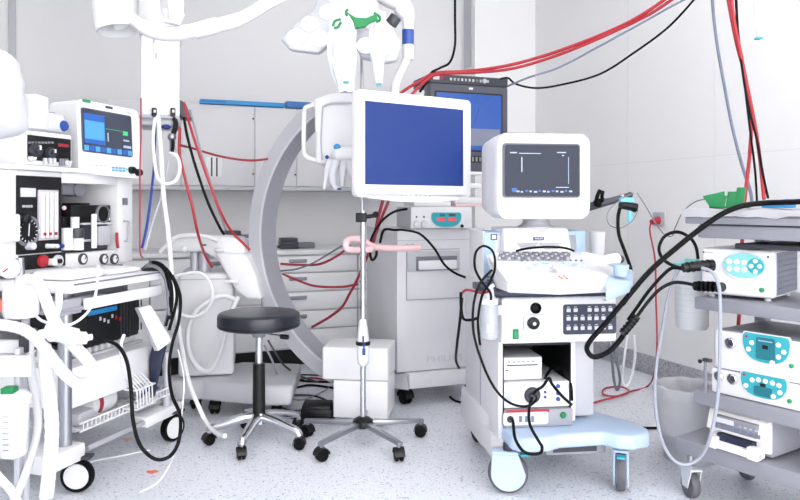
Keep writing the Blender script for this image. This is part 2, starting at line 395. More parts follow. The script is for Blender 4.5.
# front wheels
def us_wheel(px, py, v, R, yaw, cover):
    p = U.on(px, py, v); x = p[0]; mb = MB(); ax = Vector((math.cos(yaw), math.sin(yaw), 0)); o = Vector((x, v, R))
    mb.lathe([(R*.6, -.018), (R*.93, -.018), (R, -.008), (R, .008), (R*.93, .018), (R*.6, .018)], o, 'tyre', ax, 32)
    w = mb.build('wheel', t)
    mb = MB(); M = Matrix.Translation((x, v, 0)) @ Matrix.Rotation(yaw, 4, 'Z')
    for s in (-1, 1):
        pts = []
        for i in range(14):
            aa = math.radians(-60+i*20); pts.append((R*.88*math.cos(aa), R+R*.88*math.sin(aa)))
        pts = [(R*.86*math.cos(math.radians(k)), R*1.02+R*.86*math.sin(math.radians(k))) for k in range(-180, 1, 15)] + [(R*.8, R*2.0), (-R*.5, R*2.0)]
        mb.hull([M @ Vector((s*.021, p[0], p[1])) for p in pts], [M @ Vector((s*.030, p[0], p[1])) for p in pts], cover, .003, 1)
    mb.box(-.03, .03, -R*.5, R*.8, R*1.98, R*2.12, cover, .005, M=M)
    mb.cyl((x, v, R*2.05), (x, v, zb_+.01), .02, 'darkgrey')
    f = mb.build('fork', t, 'pale blue wheel cover')
    mb = MB(); mb.box(-.016, .016, -R*1.05, -R*.6, R*1.85, R*1.98, 'teal', .003, M=M); mb.build('brake', t, 'teal brake tab')
us_wheel(508, 470, -.05, .08, math.radians(76), 'iceblue')
us_wheel(621, 470, -.08, .08, math.radians(-25), 'iceblue')
for x, y in ((.04, .55), (.42, .55)): caster(t, x, y, .06, .03, .2, z_top=.2, twin=False, fork='grey')
# control box below the keyboard
a, b, z0, z1 = U.rect(504, 297, 617, 343, -.07)
mb = MB(); mb.box(a-.01, b, -.07, .45, z0, z1, 'white', .012, 3); cb = mb.build('control_box', t)
def onU(x0, y0, x1, y1, v=-.07): return U.rect(x0, y0, x1, y1, v)
mb = MB(); k = onU(563, 304, 616, 334); mb.rr(k[0], k[1], k[2], k[3], -.073, -.069, .01, 'navy'); kp = mb.build('keypad', cb, 'navy keypad with pale square keys')
mb = MB(); w = (k[1]-k[0]); h = (k[3]-k[2])
for r_, zc_ in enumerate((.16, .48, .76)):
    for c_ in range(7):
        if (r_ > 0 and c_ == 2 and r_ == 2): continue
        x = k[0]+w*(.06+c_*.131); z = k[2]+h*zc_
        mb.box(x, x+w*.075, -.0765, -.073, z-h*.01, z+h*.11, 'silver_label', .001)
        mb.box(x+w*.01, x+w*.06, -.0745, -.073, z+h*.14, z+h*.165, 'lightgrey')
build_each(mb, 'key', kp)
mb = MB(); k = onU(512.5, 329, 518.5, 339); mb.box(k[0], k[1], -.076, -.07, k[2], k[3], 'green', .002); mb.box(k[0]+.004, k[1]-.004, -.078, -.075, k[2]+.006, k[3]-.01, 'labelgreen', .001); mb.build('power_switch', cb, 'green lit rocker switch')
mb = MB(); c = U.on(535.5, 308, -.07); mb.lathe([(.022, 0), (.022, .008), (.016, .012), (.012, .004)], c, 'rubber', (0, -1, 0)); mb.build('socket', cb, 'upper black round socket')
k = onU(523, 314, 546, 332); mb = MB(); mb.rr(k[0], k[1], k[2], k[3], -.078, -.069, .014, 'silver_label', .003)
c = U.on(533, 323, -.078); mb.lathe([(.024, 0), (.024, .012), (.018, .016), (.007, .016), (.007, .02), (.001, .02)], c, 'black', (0, -1, 0)); mb.lathe([(.007, 0), (.007, .003)], c+Vector((0, -.019, 0)), 'silver_label', (0, -1, 0), 12); mb.build('socket', cb, 'large black socket on a pale plate')
mb = MB(); c = U.on(603, 300, -.07); mb.text('HD', (c[0], -.07, c[2]-.004), .008, 'darkgrey'); mb.build('lettering', cb)
# shelf devices in opening
a, b, z0, z1 = U.rect(502, 357, 542, 380, .03); zd = z0
fz = U.on(535, 379.5, .03)[2]
mb = MB(); mb.box(.024, b, .03, .34, fz, z1, 'lightgrey', .004); mb.box(.026, b-.002, .026, .032, fz+.003, z1-.003, 'white', .003)
mb.box(.04, b-.02, .024, .027, z1-.035, z1-.030, 'darkgrey')
for i in range(6): mb.box(.045+i*.02, .055+i*.02, .024, .027, z1-.022, z1-.014, 'grey')
mb.box(.035, .045, .024, .027, z1-.05, z1-.055, 'darkgrey'); rec = mb.build('recorder', t, 'white recorder on the upper shelf')
zl0 = U.on(535, 408, .0)[2]
mb = MB(); mb.box(.022, uo1-.004, .005, .36, zl0, fz-.004, 'white', .006); lo = mb.build('light_source', t)
mb = MB(); c = U.on(532, 395, .005); mb.lathe([(.034, 0), (.034, .006), (.028, .012), (.016, .012), (.014, .03), (.004, .03)], c, 'darkgrey', (0, -1, 0)); mb.lathe([(.040, 0), (.040, .004)], c, 'silver_label', (0, -1, 0)); mb.build('socket', lo)
mb = MB()
for px, py in ((558, 386), (558, 393), (558, 399), (545, 392), (545, 397)):
    c = U.on(px, py, .005); mb.lathe([(.009 if px > 550 else .006, 0), (.008 if px > 550 else .005, .006)], c, 'band', (0, -1, 0), 12)
build_each(mb, 'button', lo, 'round blue buttons')
mb = MB(); c = U.rect(503, 396, 511, 402, .004); mb.box(c[0], c[1], .003, .006, c[2], c[3], 'print_grey'); mb.build('label_plate', lo)
zq = U.on(535, 426, 0)[2]
mb = MB(); mb.box(.02, uo1+.005, -.012, .36, zq, zl0-.004, 'grey', .005); k = U.rect(503, 412, 548, 425, -.012); mb.rr(k[0], k[1], k[2]+.002, k[3], -.016, -.011, .01, 'silver_label')
bd = mb.build('power_unit', t, 'grey power unit in the bottom bay')
mb = MB(); k = U.rect(506, 409.5, 549, 412.5, -.012); mb.box(k[0], k[1], -.0155, -.0115, k[2], k[3], 'red'); mb.build('stripe', bd, 'red stripe')
mb = MB(); c = U.on(563, 415, -.012); mb.lathe([(.013, 0), (.013, .005), (.009, .009)], c, 'green', (0, -1, 0), 16); c = U.on(510, 419, -.012); mb.lathe([(.014, 0), (.014, .006), (.009, .012), (.004, .012)], c, 'darkgrey', (0, -1, 0), 16)
for i in range(3): k = U.rect(519+i*6, 416, 522+i*6, 422, -.016); mb.box(k[0], k[1], -.018, -.015, k[2], k[3], 'bluegrey')
build_each(mb, 'knob', bd)
# tower behind the keyboard
TV = .30
a, b, z0, z1 = U.rect(484, 231, 587, 300, TV); mb = MB()
mb.box(a, a+.1, TV, TV+.28, .62, z1-.005, 'iceblue_deep', .006); mb.box(b-.1, b-.005, TV, TV+.28, .62, z1, 'iceblue_deep', .006); mb.box(a-.003, a+.006, TV+.008, TV+.285, .19, z1, 'white', .003)
mb.box(a+.05, b-.05, TV+.0, TV+.28, .62, z1-.02, 'white')
for i in range(6):
    for j in range(4): mb.box(a+.012+j*.016, a+.024+j*.016, TV-.002, TV+.002, z1-.21-.014*i, z1-.203-.014*i, 'bezel_dark')
k = U.rect(490.5, 234, 497, 240, TV); mb.box(k[0], k[1], TV-.004, TV, k[2], k[3], 'bezel_dark'); mb.box(k[0]+.006, k[1]-.006, TV-.006, TV-.003, k[2]+.006, k[3]-.006, 'white')
mb.build('tower', t, 'pale blue tower with vents')
a, b, z0, z1 = U.rect(505, 228, 573, 256, TV-.06); mb = MB()
mb.hull([(a, TV-.06, z0-.05), (b+.01, TV-.06, z0-.05), (b+.01, TV+.2, z0-.05), (a, TV+.2, z0-.05)], [(a, TV-.03, z1), (b-.01, TV-.03, z1), (b-.01, TV+.2, z1), (a, TV+.2, z1)], 'white', .014, 3)
for sx in (0, 1):
    for i in range(3):
        k = U.rect(517+sx*24, 243+i*2.4, 538+sx*24, 244.2+i*2.4, TV-.06); mb.box(k[0]+i*.01, k[1]-i*.008, TV-.055, TV-.046, k[2], k[3], 'print_grey')
hood = mb.build('console_hood', t)
mb = MB(); k = U.rect(533.5, 237, 543.5, 240, TV-.05); mb.box(k[0], k[1], TV-.058, TV-.045, k[2], k[3], 'labelblue'); mb.text('PHILIPS', (k[0]+.004, TV-.058, k[2]+.003), (k[3]-k[2])*.6, 'white', k[1]-k[0]-.008); mb.build('name_plate', hood, 'small dark blue name plate')
# keyboard console: wedge
def up(px, py, z, ): return U.onz(px, py, z)
zk0, zk1 = .86, .90
q = [up(496, 277, .865), up(507, 284, .865), up(560, 286, .865), up(608, 284, .865), up(632, 275, .87), up(634, 269, .87), up(606, 256, .93), up(572, 250, .94), up(498, 250, .94), up(486, 254, .94)]
mb = MB(); mb.hull([(p[0], p[1], p[2]-.032) for p in q], [tuple(p) for p in q], 'white', .01, 3); kb = mb.build('keyboard_console', t)
mb = MB(); 
def kp3(px, py):   # point on sloping top of console
    # plane through depth: interpolate z by row
    zz = .945-(py-250)/35*.082
    return up(px, py, zz+.004)
for r_ in range(4):
    for c_ in range(22):
        y_ = 252.5+r_*1.75; x_ = 501+r_*-.6+c_*3.25
        p = kp3(x_, y_); mb.box(p[0]-.0058, p[0]+.0058, p[1]-.0075, p[1]+.0065, p[2]-.008, p[2]+.004, 'midgrey' if (c_+r_) % 3 else 'print_grey', .0015, 1)
build_each(mb, 'key', kb, 'rows of grey keys')
mb = MB()
for x_, y_, w_ in ((529, 268, .022), (536, 264.5, .026), (546, 263, .03), (566, 263, .03), (575, 264.5, .026), (582, 267, .022)):
    p = kp3(x_, y_); mb.ball(p, 1, 'iceblue_deep', (w_*.5, .009, .006))
for c_ in range(12): p = kp3(522+c_*5.4, 259.5+.2*abs(c_-6)); mb.ball(p, 1, 'bluegrey', (.006, .006, .004), 6)
p = kp3(555, 268); mb.lathe([(.022, 0), (.022, .006), (.014, .008)], (p[0], p[1], p[2]-.003), 'print_grey', n=20); mb.ball((p[0], p[1], p[2]+.003), .013, 'lightgrey')
build_each(mb, 'button', kb, 'pale blue thumb keys around the trackball')
mb = MB()
for k_, (x_, y_) in enumerate(((559, 276), (561.5, 277.5), (564, 275.5), (566.5, 277.5))): p = kp3(x_, y_); mb.ball((p[0], p[1], p[2]-.002), 1, 'orange', (.004, .016 if k_ % 2 else .011, .003), 6)
mb.build('sticker', kb, 'red scribbled marking')
# transducer holders on right
mb = MB(); p = kp3(620, 279); mb.hull([tuple(Vector(v)+Vector((0, 0, -.04))) for v in (up(606, 290, .86), up(632, 282, .86), up(634, 271, .87), up(604, 263, .9))], [tuple(v) for v in (up(606, 290, .862), up(632, 282, .862), up(634, 271, .872), up(604, 263, .902))], 'iceblue', .008)
for x_, y_ in ((612, 262), (621, 268)): p = up(x_, y_, .91); mb.lathe([(.026, -.03), (.03, .012), (.022, .012), (.02, -.02)], p, 'iceblue_deep', n=20)
mb.build('probe_holder', t, 'pale blue probe holders')
mb = MB(); p = up(597, 250, .93); mb.lathe([(.034, -.03), (.04, .09), (.036, .09), (.03, -.02)], p, 'white', n=24); mb.build('cup_holder', t)
mb = MB(); p = up(604, 262, .93); mb.tube([p+Vector((-.03, -.04, 0)), p+Vector((.01, -.02, .012)), p+Vector((.05, .0, .01))], [.014, .024], 'white', 12); mb.ball(p+Vector((.06, 0, .01)), .022, 'darkgrey', (1, .8, .8)); mb.tube([p+Vector((-.03, -.04, 0)), p+Vector((-.08, .02, .03)), p+Vector((-.02, .06, .02)), p+Vector((.06, .05, -.02))], .006, 'white'); 
pr = mb.build('probe', t, 'white ultrasound probe with dark tip')
# dark slab under console
mb = MB(); a, b, z0, z1 = U.rect(489, 288, 610, 296, -.05); mb.box(a, b, -.06, .25, z1-.034, z1-.003, 'navy', .006); mb.build('keyboard_slab', t, 'dark navy slab under the keyboard')
# monitor
MV = .30; UM = U
a, b, z0, z1 = U.rect(499, 133, 592, 215, MV-.08); z0 = U.on(545, 208, MV-.08)[2]
mz0, mz1 = U.on(545, 219, MV-.08)[2], U.on(545, 133, MV-.08)[2]
ma, mb_ = U.on(497, 180, MV-.08)[0], U.on(590, 180, MV-.08)[0]
mb = MB()
def rrpts(x0, x1, z0, z1, r, n=4):
    pts = []
    for cx, cz, a0 in ((x1-r, z1-r, 0), (x0+r, z1-r, 90), (x0+r, z0+r, 180), (x1-r, z0+r, 270)):
        for i in range(n+1):
            aa = math.radians(a0+90*i/n); pts.append((cx+r*math.cos(aa), cz+r*math.sin(aa)))
    return pts
sec = [(MV-.075, .012, .0, .035), (MV-.085, .004, .0, .045), (MV-.08, 0, 0, .05), (MV-.03, -.004, -.0, .05), (MV+.1, .0, 0, .05), (MV+.2, .0, .02, .05), (MV+.26, .03, .04, .04)]
rs = [[(p[0], v, p[1]) for p in rrpts(ma+i_+.0, mb_-i_, mz0+j_, mz1-j_*.4, r_)] for v, i_, j_, r_ in sec]
mb.rings(rs, 'white'); mo = mb.build('monitor', t, 'white tube monitor housing')
k = U.rect(503, 143.5, 580, 197.5, MV-.088); mb = MB(); mb.rr(k[0], k[1], k[2], k[3], MV-.089, MV-.08, .012, 'bezel_dark')
k = U.rect(505, 145, 579, 196, MV-.09); mb.rr(k[0], k[1], k[2], k[3], MV-.092, MV-.088, .01, 'screen_us'); sc = mb.build('screen', mo, 'dark blue grey screen with pale readouts')
mb = MB()
def ui(x0, y0, x1, y1, m, V): k = U.rect(x0, y0, x1, y1, V); mb.box(k[0], k[1], V-.0006, V+.001, k[2], k[3], m)
V = MV-.0925
for x0, y0, x1, y1 in ((510, 152, 517, 153.2), (519, 153, 541, 153.8), (557, 152, 566, 153), (562, 155, 564, 156), (521.3, 157, 522.4, 172), (568.3, 157, 568.8, 184), (556, 187, 569, 187.8)): ui(x0, y0, x1, y1, 'ui_white', V)
for i in range(14): ui(512+i*4.4, 190+(i % 3)*.5, 514.2+i*4.4+(i % 2)*.8, 191.8+(i % 3)*.4, 'ui_white' if i % 3 else 'ui_blue', V)
ui(512, 188, 517, 192, 'ui_blue', V)
mb.build('readout', sc)
mb = MB(); k = U.on(540.5, 137, MV-.08); mb.lathe([(.013, 0), (.014, .006), (.008, .009)], (k[0], MV-.082, k[2]), 'pink', (0, -1, 0), 16); mb.build('sticker', mo, 'round red sticker')
mb = MB(); c = U.on(536, 214, MV+.05); zt2 = mz0+.03; zh = U.on(540, 228, TV)[2]
mb.lathe([(.085, zh-.02), (.085, zh+.006), (.066, zh+.016), (.06, zh+.03), (.06, zt2)], (c[0], MV+.05, 0), 'lightgrey', n=28); mb.build('swivel', t, 'grey swivel neck')
mb = MB(); k = U.rect(521, 211.5, 551, 216, MV-.05); mb.rr(k[0], k[1], k[2], k[3]+.005, MV-.07, MV-.0, .006, 'darkgrey'); mb.build('recess', mo, 'dark hand recess under the monitor')
# probe arm
mb = MB(); P = lambda px, py, v: U.on(px, py, v)
mb.tube([P(585, 208, MV+.05), P(600, 204, MV), P(618, 199, MV-.02), P(631, 195, MV-.02)], [.02, .014], 'arm_grey', 10)
mb.tube([P(596, 204, MV-.01), P(597, 197, MV-.03), P(600, 190, MV-.03)], .009, 'rubber', 8); mb.tube([P(602, 203, MV-.01), P(602, 196, MV-.03), P(603, 191, MV-.03)], .008, 'rubber', 8)
mb.ball(P(598, 203, MV), .022, 'rubber'); mb.ball(P(604, 202, MV), .018, 'arm_grey'); mb.ball(P(622, 197, MV-.02), .016, 'steel'); mb.ball(P(630, 195, MV-.02), .014, 'darkgrey')
mb.build('cable_arm', t, 'dark jointed cable arm')
mb = MB(); mb.tube([P(620, 205, MV-.04), P(628, 206, MV-.04), P(636, 208, MV-.04)], [.018, .022], 'black', 10); mb.box(*[0]*0, *((lambda c: (c[0]-.035, c[0]+.03, c[1]-.01, c[1]+.02, c[2]-.008, c[2]+.016))(P(627, 201, MV-.04))), 'skyblue_plastic', .006)
c = P(630, 214, MV-.04); mb.box(c[0]-.01, c[0]+.01, c[1]-.006, c[1]+.006, c[2]-.04, c[2]+.035, 'skyblue_plastic', .004)
ch = mb.build('endoscope_camera'); ch.parent = None
ch.location = U.world(ch.location); ch.rotation_euler = (0, 0, U.a); tag(ch, 'black endoscope camera head with light blue clip on the dark arm', 'camera head')

# jar clipped at left of control box
F = Frame(*U.world(U.on(489, 320, -.09))[:2], 0); R_ = .036
t = thing('collection_jar', 'small clear collection jar with white lid clipped beside the control box', 'jar', F)
z0, z1 = F.on(489, 340, -.036)[2], F.on(489, 305, -.036)[2]
mb = MB(); mb.lathe([(.0, z0), (R_*.9, z0), (R_, z0+.012), (R_, z1-.01), (R_*.9, z1), (R_*.8, z1-.005), (R_*.9, z0+.01), (0, z0+.006)], (0, 0, 0), 'clear', n=24); mb.build('body', t)
mb = MB(); mb.lathe([(R_*.86, z1), (R_*1.02, z1), (R_*1.02, z1+.02), (R_*.6, z1+.028), (R_*.5, z1+.06), (0, z1+.06)], (0, 0, 0), 'white', n=24); mb.cyl((0, 0, z1+.06), (.02, 0, z1+.075), .008, 'white'); mb.build('lid', t)
mb = MB(); mb.box(.0, .06, .03, .045, z1-.05, z1-.01, 'silver_label', .003); mb.box(-.012, .012, -.036, -.034, z0+.03, z0+.06, 'paper'); mb.build('bracket', t)

# ------------------------------------------------------------------ TRAY / CABINET WITH PRINTER (behind, centre)
Q = Frame(-.017, 3.98, 20)
t = thing('video_printer_cabinet', 'tall white wheeled imaging cabinet with printer slot, behind the drip pole', 'cabinet', Q)
w = .56; d = .58
zt = Q.on(420, 229, 0)[2]; zs = Q.on(420, 371, 0)[2]
mb = MB(); mb.box(0, w, 0, d, zs, zt, 'offwhite', .006); mb.box(.001, w, -.002, 0, Q.on(420, 240, 0)[2]-.002, Q.on(420, 240, 0)[2], 'grey'); bd = mb.build('body', t)
mb = MB(); mb.box(.06, w+.02, -.04, d, .105, zs-.004, 'offwhite', .008)
mb.hull([(-.0, .02, .10), (.06, -.04, .10), (.06, .3, .10), (-.03, .3, .10)], [(-.0, .05, zs-.02), (.06, .02, zs-.01), (.06, .3, zs-.01), (0, .3, zs-.01)], 'lightgrey', .004); mb.build('base', t)
k = Q.rect(406, 249, 459, 299, 0); mb = MB(); mb.box(k[0], k[1], -.006, 0, k[2], k[3], 'offwhite', .003)
for e in ((k[0], k[0]+.003, k[2], k[3]), (k[0], k[1], k[3]-.003, k[3]), (k[0], k[1], k[2], k[2]+.003)): mb.box(e[0], e[1], -.0075, -.005, e[2], e[3], 'shade_grey')
pr = mb.build('printer', bd)
k2 = Q.rect(407, 251, 459, 271, 0); mb = MB(); mb.box(k2[0], k2[1], -.014, -.006, k2[2], k2[3], 'lightgrey', .004)
k3 = Q.rect(415, 256, 456, 270, 0); mb.box(k3[0], k3[1], -.018, -.0135, k3[2], k3[3], 'midgrey', .003); mb.build('paper_slot', pr, 'grey framed paper slot')
k3 = Q.rect(417, 260, 455, 269, 0); mb = MB(); mb.box(k3[0], k3[1], -.03, -.017, k3[2], k3[3], 'white', .004); mb.build('flap', pr)
mb = MB(); c = Q.on(406, 245.5, 0); mb.text('BV 29', (c[0], 0, c[2]-.004), .012, 'darkgrey', .05); mb.build('model_lettering', bd)
mb = MB(); c = Q.on(427, 361, 0); c2 = Q.on(462, 361, 0); mb.text('PHILIPS', (c[0], 0, Q.on(440, 361.5, 0)[2]), .035, 'letter_grey', c2[0]-c[0]); mb.build('lettering', bd, 'raised grey PHILIPS lettering')
for x, y in ((.07, .05), (.5, .05), (.07, .5), (.5, .5)): caster(t, x, y, .04, .02, .3, z_top=.11)
# monitor mast behind
zsh = Q.on(470, 176, .3)[2]
mb = MB(); mb.box(.28, .36, .42, .5, zt, zsh, 'offwhite', .01); mb.box(.10, .62, .12, .52, zsh, zsh+.02, 'white', .006)
k = Q.rect(452, 183, 481, 189, .12); mb.box(k[0], k[1], .12, .3, k[2]+.005, k[3], 'white', .006); mb.build('shelf_post', t, 'white monitor shelf on a post')
# CRT
Q2 = Frame(*Q.world((0, .12, 0))[:2], 20)
t = thing('tube_monitor', 'dark grey tube monitor with blue picture, behind the flat screen', 'monitor', Q2)
k = Q2.rect(430, 85, 508, 174, 0); z0 = zsh+.022; z1 = Q2.on(470, 85, 0)[2]
mb = MB(); mb.box(k[0], k[1], 0, .1, z0, z1, 'bezel_dark', .01); mb.hull([(k[0]+.02, .1, z0), (k[1]-.02, .1, z0), (k[1]-.02, .1, z1-.01), (k[0]+.02, .1, z1-.01)], [(k[0]+.08, .36, z0), (k[1]-.08, .36, z0), (k[1]-.08, .36, z1-.06), (k[0]+.08, .36, z1-.06)], 'darkgrey', .01)
h = mb.build('housing', t)
s = Q2.rect(436, 94, 501, 150, -.001); mb = MB(); mb.rr(s[0]-.01, s[1]+.01, s[2]-.01, s[3]+.01, -.003, .001, .01, 'black'); mb.rr(s[0], s[1], s[2], s[3], -.006, -.002, .01, 'screen_crt'); sc = mb.build('screen', t, 'blue lit screen')
mb = MB(); s2 = Q2.rect(470, 129, 500, 146, -.006); mb.box(s2[0], s2[1], -.0075, -.0055, s2[2], s2[3], 'bluegrey'); 
mb.tube([Vector(Q2.on(x, y, -.0075)) for x, y in ((496, 96), (488, 100), (480, 106), (478, 115), (474, 124))], .0025, 'band', 6); mb.build('readout', sc)
mb = MB(); s2 = Q2.rect(468, 156, 503, 163, -.001); 
mb.box(s2[0]-.1, s2[1], -.004, 0, s2[2], s2[3], 'black', .002)
for i in range(6): mb.box(s2[0]+i*.025, s2[0]+i*.025+.012, -.007, -.003, s2[2]+.008, s2[3]-.008, 'shade_grey')
mb.build('control_strip', t); mb = MB(); c = Q2.on(469, 88.5, 0); mb.box(c[0], c[0]+.025, -.003, .001, c[2]-.006, c[2]+.006, 'white'); mb.build('badge', t, 'small white badge')
# rack unit on top
Q3 = Frame(*Q.world((0, .13, 0))[:2], 20)
t = thing('video_converter', 'slim dark rack unit with knobs on top of the tube monitor', 'rack unit', Q3)
k = Q3.rect(430, 74, 508, 84, 0); z0 = z1+.002; zz = z0+.055
mb = MB(); mb.box(k[0], k[1], 0, .28, z0, zz, 'darkgrey', .005); mb.build('housing', t); mb = MB()
for i in range(11):
    x = k[0]+.13+i*.025; mb.box(x, x+.012, -.004, 0, z0+.02, z0+.036, 'print_grey' if i % 3 else 'silver_label', .001)
x = k[0]+.42; mb.box(k[0]+.02, k[0]+.06, -.004, 0, z0+.02, z0+.042, 'silver_label'); mb.box(k[0]+.065, k[0]+.085, -.004, 0, z0+.02, z0+.042, 'red_deep'); mb.cyl((k[0]+.36, 0, z0+.028), (k[0]+.36, -.012, z0+.028), .014, 'lightgrey'); mb.cyl((k[0]+.31, 0, z0+.028), (k[0]+.31, -.008, z0+.028), .008, 'midgrey')
build_each(mb, 'knob', t)
# device with teal panel on cabinet
Q4 = Frame(*Q.world((-.02, .0, 0))[:2], 12)
t = thing('insufflator', 'white pump unit with teal half-round panel on the tall cabinet', 'medical device', Q4)
k = Q4.rect(411, 209, 472, 230, 0); a2 = k[0]; z0 = zt+.003; z1 = z0+.125
mb = MB(); mb.box(k[0], k[1], 0, .4, z0, z1, 'white', .006); mb.box(k[0]-.14*0-.002, k[0], .004, .396, z0+.003, z1-.003, 'lightgrey'); h = mb.build('housing', t)
def teal_panel(fr, x0, x1, y0, y1, v, par, name='panel', m='teal', rim='white', cut=.0):
    """half-round control panel: straight top, bowl-shaped bottom"""
    k = fr.rect(x0, y0, x1, y1, v); cx = (k[0]+k[1])/2; w = (k[1]-k[0])/2; h = (k[3]-k[2]); out = []
    for s, v0, v1, mm in ((1.07, v-.006, v, rim), (1, v-.009, v-.004, m)):
        pts = []
        for i in range(21):
            a = PI+PI*i/20; pts.append((cx+w*s*math.copysign(abs(math.cos(a))**.7, math.cos(a)), k[3]-h*.28+h*.72*s*math.sin(a)))
        pts += [(cx+w*s*.98, k[3]-h*.1), (cx+w*s*.9, k[3]+h*(s-1)*.5), (cx-w*s*.9, k[3]+h*(s-1)*.5), (cx-w*s*.98, k[3]-h*.1)]
        mbb = mb_panel[0]; mbb.prism(pts, 'y', v0, v1, mm)
    return k
mb_panel = [MB()]; k = teal_panel(Q4, 431, 461, 212.5, 227, 0, h); mbp = mb_panel[0]; pn = mbp.build('panel', t, 'teal half-round display panel')
mb = MB(); w_ = k[1]-k[0]; hh = k[3]-k[2]
for q in (.18, .55): mb.box(k[0]+w_*q, k[0]+w_*(q+.27), -.0115, -.008, k[3]-hh*.58, k[3]-hh*.36, 'led_red')
mb.box(k[0]+w_*.27, k[0]+w_*.45, -.0115, -.008, k[3]-hh*.25, k[3]-hh*.12, 'teal_deep'); mb.box(k[0]+w_*.58, k[0]+w_*.8, -.0115, -.008, k[3]-hh*.22, k[3]-hh*.12, 'darkgrey'); build_each(mb, 'digit_window', pn)
mb = MB()
for px in (416.5, 424): c = Q4.on(px, 224, 0); mb.lathe([(.02, 0), (.018, .018), (.012, .02)], c, 'offwhite', (0, -1, 0), 16); c = Q4.on(px, 217, 0); mb.lathe([(.006, 0), (.005, .004)], c, 'darkgrey', (0, -1, 0), 10)
build_each(mb, 'knob', t); mb = MB(); c = Q4.on(462, 226, 0); mb.lathe([(.01, 0), (.009, .006)], c, 'black', (0, -1, 0), 12); mb.build('button', t)
zi = z1
mb = MB(); q = [(k[0]-.09, .05), (k[0]+.13, .03), (k[0]+.13, .3), (k[0]-.09, .32)]; mb.hull([Q4.world((a, b, zi+.002)) for a, b in q], [Q4.world((a, b, zi+.032)) for a, b in q], 'white', .006)
tag(mb.build('flat_box'), 'flat white box lying on the pump unit, left one', 'box'); 
mb = MB(); q = [(k[0]+.16, .05), (k[0]+.34, .05), (k[0]+.34, .3), (k[0]+.16, .3)]; mb.hull([Q4.world((a, b, zi+.002)) for a, b in q], [Q4.world((a, b, zi+.02)) for a, b in q], 'pink', .004); mb.hull([Q4.world((a, b, zi+.021)) for a, b in q], [Q4.world((a, b, zi+.055)) for a, b in q], 'white', .004)
tag(mb.build('carton'), 'pink edged white carton on the pump unit, below the flat screen corner', 'box')

# ------------------------------------------------------------------ RIGHT EQUIPMENT TROLLEY
K = Frame(1.10, 2.75, -55)
t = thing('equipment_trolley', 'grey metal equipment trolley with four shelves at the right edge', 'trolley', K)
zsh = {'top': (1.025, 1.073), 'one': (.750, .797), 'two': (.385, .44), 'low': (.175, .236)}
ul = {'top': K.on(689, 230)[0], 'one': K.on(694, 300)[0], 'two': K.on(693, 390)[0], 'low': K.on(675, 445)[0]}
UR = .82; DV = .46
for n_, (za, zb1) in zsh.items():
    mb = MB(); mb.box(ul[n_]+(.035 if n_ == 'top' else 0), UR, 0, DV, za, zb1, 'cartgrey', .006); mb.build('shelf', t)
    if n_ == 'top': mb = MB(); mb.box(ul[n_]-.01, UR, -.012, DV, 1.078, 1.104, 'cartgrey', .004); mb.box(ul[n_]+.04, UR, .01, DV-.01, 1.072, 1.079, 'darkgrey'); mb.build('top_tray', t)
    if n_ == 'low':
        mb = MB(); mb.box(.60, .72, -.004, 0, .18, .23, 'white'); 
for x in (.08, .74):
    mb = MB(); mb.box(x, x+.045, DV-.06, DV-.01, .16, 1.03, 'cartgrey', .004); mb.build('post', t)
# casters: front-left visible
def big_caster(px, py, v):
    x = K.onz(px, py, 0)[0]; 
for x, y in ((.02, .04), (.72, .04), (.05, .40), (.72, .40)):
    mb = MB(); R = .052; yw = math.radians(62); ax = Vector((math.cos(yw), math.sin(yw), 0)); o = Vector((x, y, R))
    mb.lathe([(R*.55, -.014), (R*.9, -.016), (R, -.008), (R, .008), (R*.9, .016), (R*.55, .014)], o, 'tyre', ax, 28)
    M = Matrix.Translation((x, y, 0)) @ Matrix.Rotation(yw, 4, 'Z')
    for s in (-1, 1): mb.hull([M @ Vector((s*.019, p, z)) for p, z in ((-.018, R*.8), (.02, R*.8), (.035, R*2.2), (-.045, R*2.2))], [M @ Vector((s*.025, p, z)) for p, z in ((-.018, R*.8), (.02, R*.8), (.035, R*2.2), (-.045, R*2.2))], 'silver_label', .002, 1)
    mb.box(-.025, .025, -.045, .035, R*2.18, R*2.35, 'silver_label', .003, M=M); mb.cyl((x, y, R*2.3), (x, y, .164), .012, 'steel'); mb.build('caster', t)
mb = MB(); k = K.rect(705, 358, 713, 362, .0); mb.box(k[0], k[1], -.02, -.002, .558, .57, 'darkgrey', .002); mb.box(k[0], k[0]+.010, -.010, -.002, .441, .57, 'shade_grey', .002); mb.ball((k[0]-.012, -.014, .555), .008, 'black'); mb.build('clamp', t, 'dark clamp on the second shelf')

# drape over the top shelf
mb = MB(); q0 = ul['top']-.02; rr_ = []
N = 26
top_ = []; 
bm_ = bmesh.new(); grid = []
for j in range(7):
    row = []
    for i in range(N):
        uu = q0+(UR+.02-q0)*i/(N-1)
        if j < 3: v_ = -.02-.004*math.sin(i*1.1); z_ = 1.132 - (2-j)*.012 - (.005*math.sin(i*.8) if j == 0 else 0) - (.004*math.cos(i*1.7) if j == 0 else 0)
        else: v_ = -.01+(j-3)/3*.46; z_ = 1.132+.005*math.sin(i*.9+j)*math.sin(j*1.3)+.003
        row.append(bm_.verts.new((uu, v_, z_)))
    grid.append(row)
for j in range(6):
    for i in range(N-1): bm_.faces.new((grid[j][i], grid[j][i+1], grid[j+1][i+1], grid[j+1][i]))
r_ = bmesh.ops.solidify(bm_, geom=bm_.faces[:], thickness=.004)
mb.merge(bm_, 'cloth'); dr = mb.build('drape', None)
o = dr.location.copy(); dr.location = K.world(o); dr.rotation_euler = (0, 0, K.a); tag(dr, 'white cloth drape spread over the top shelf of the trolley', 'cloth')
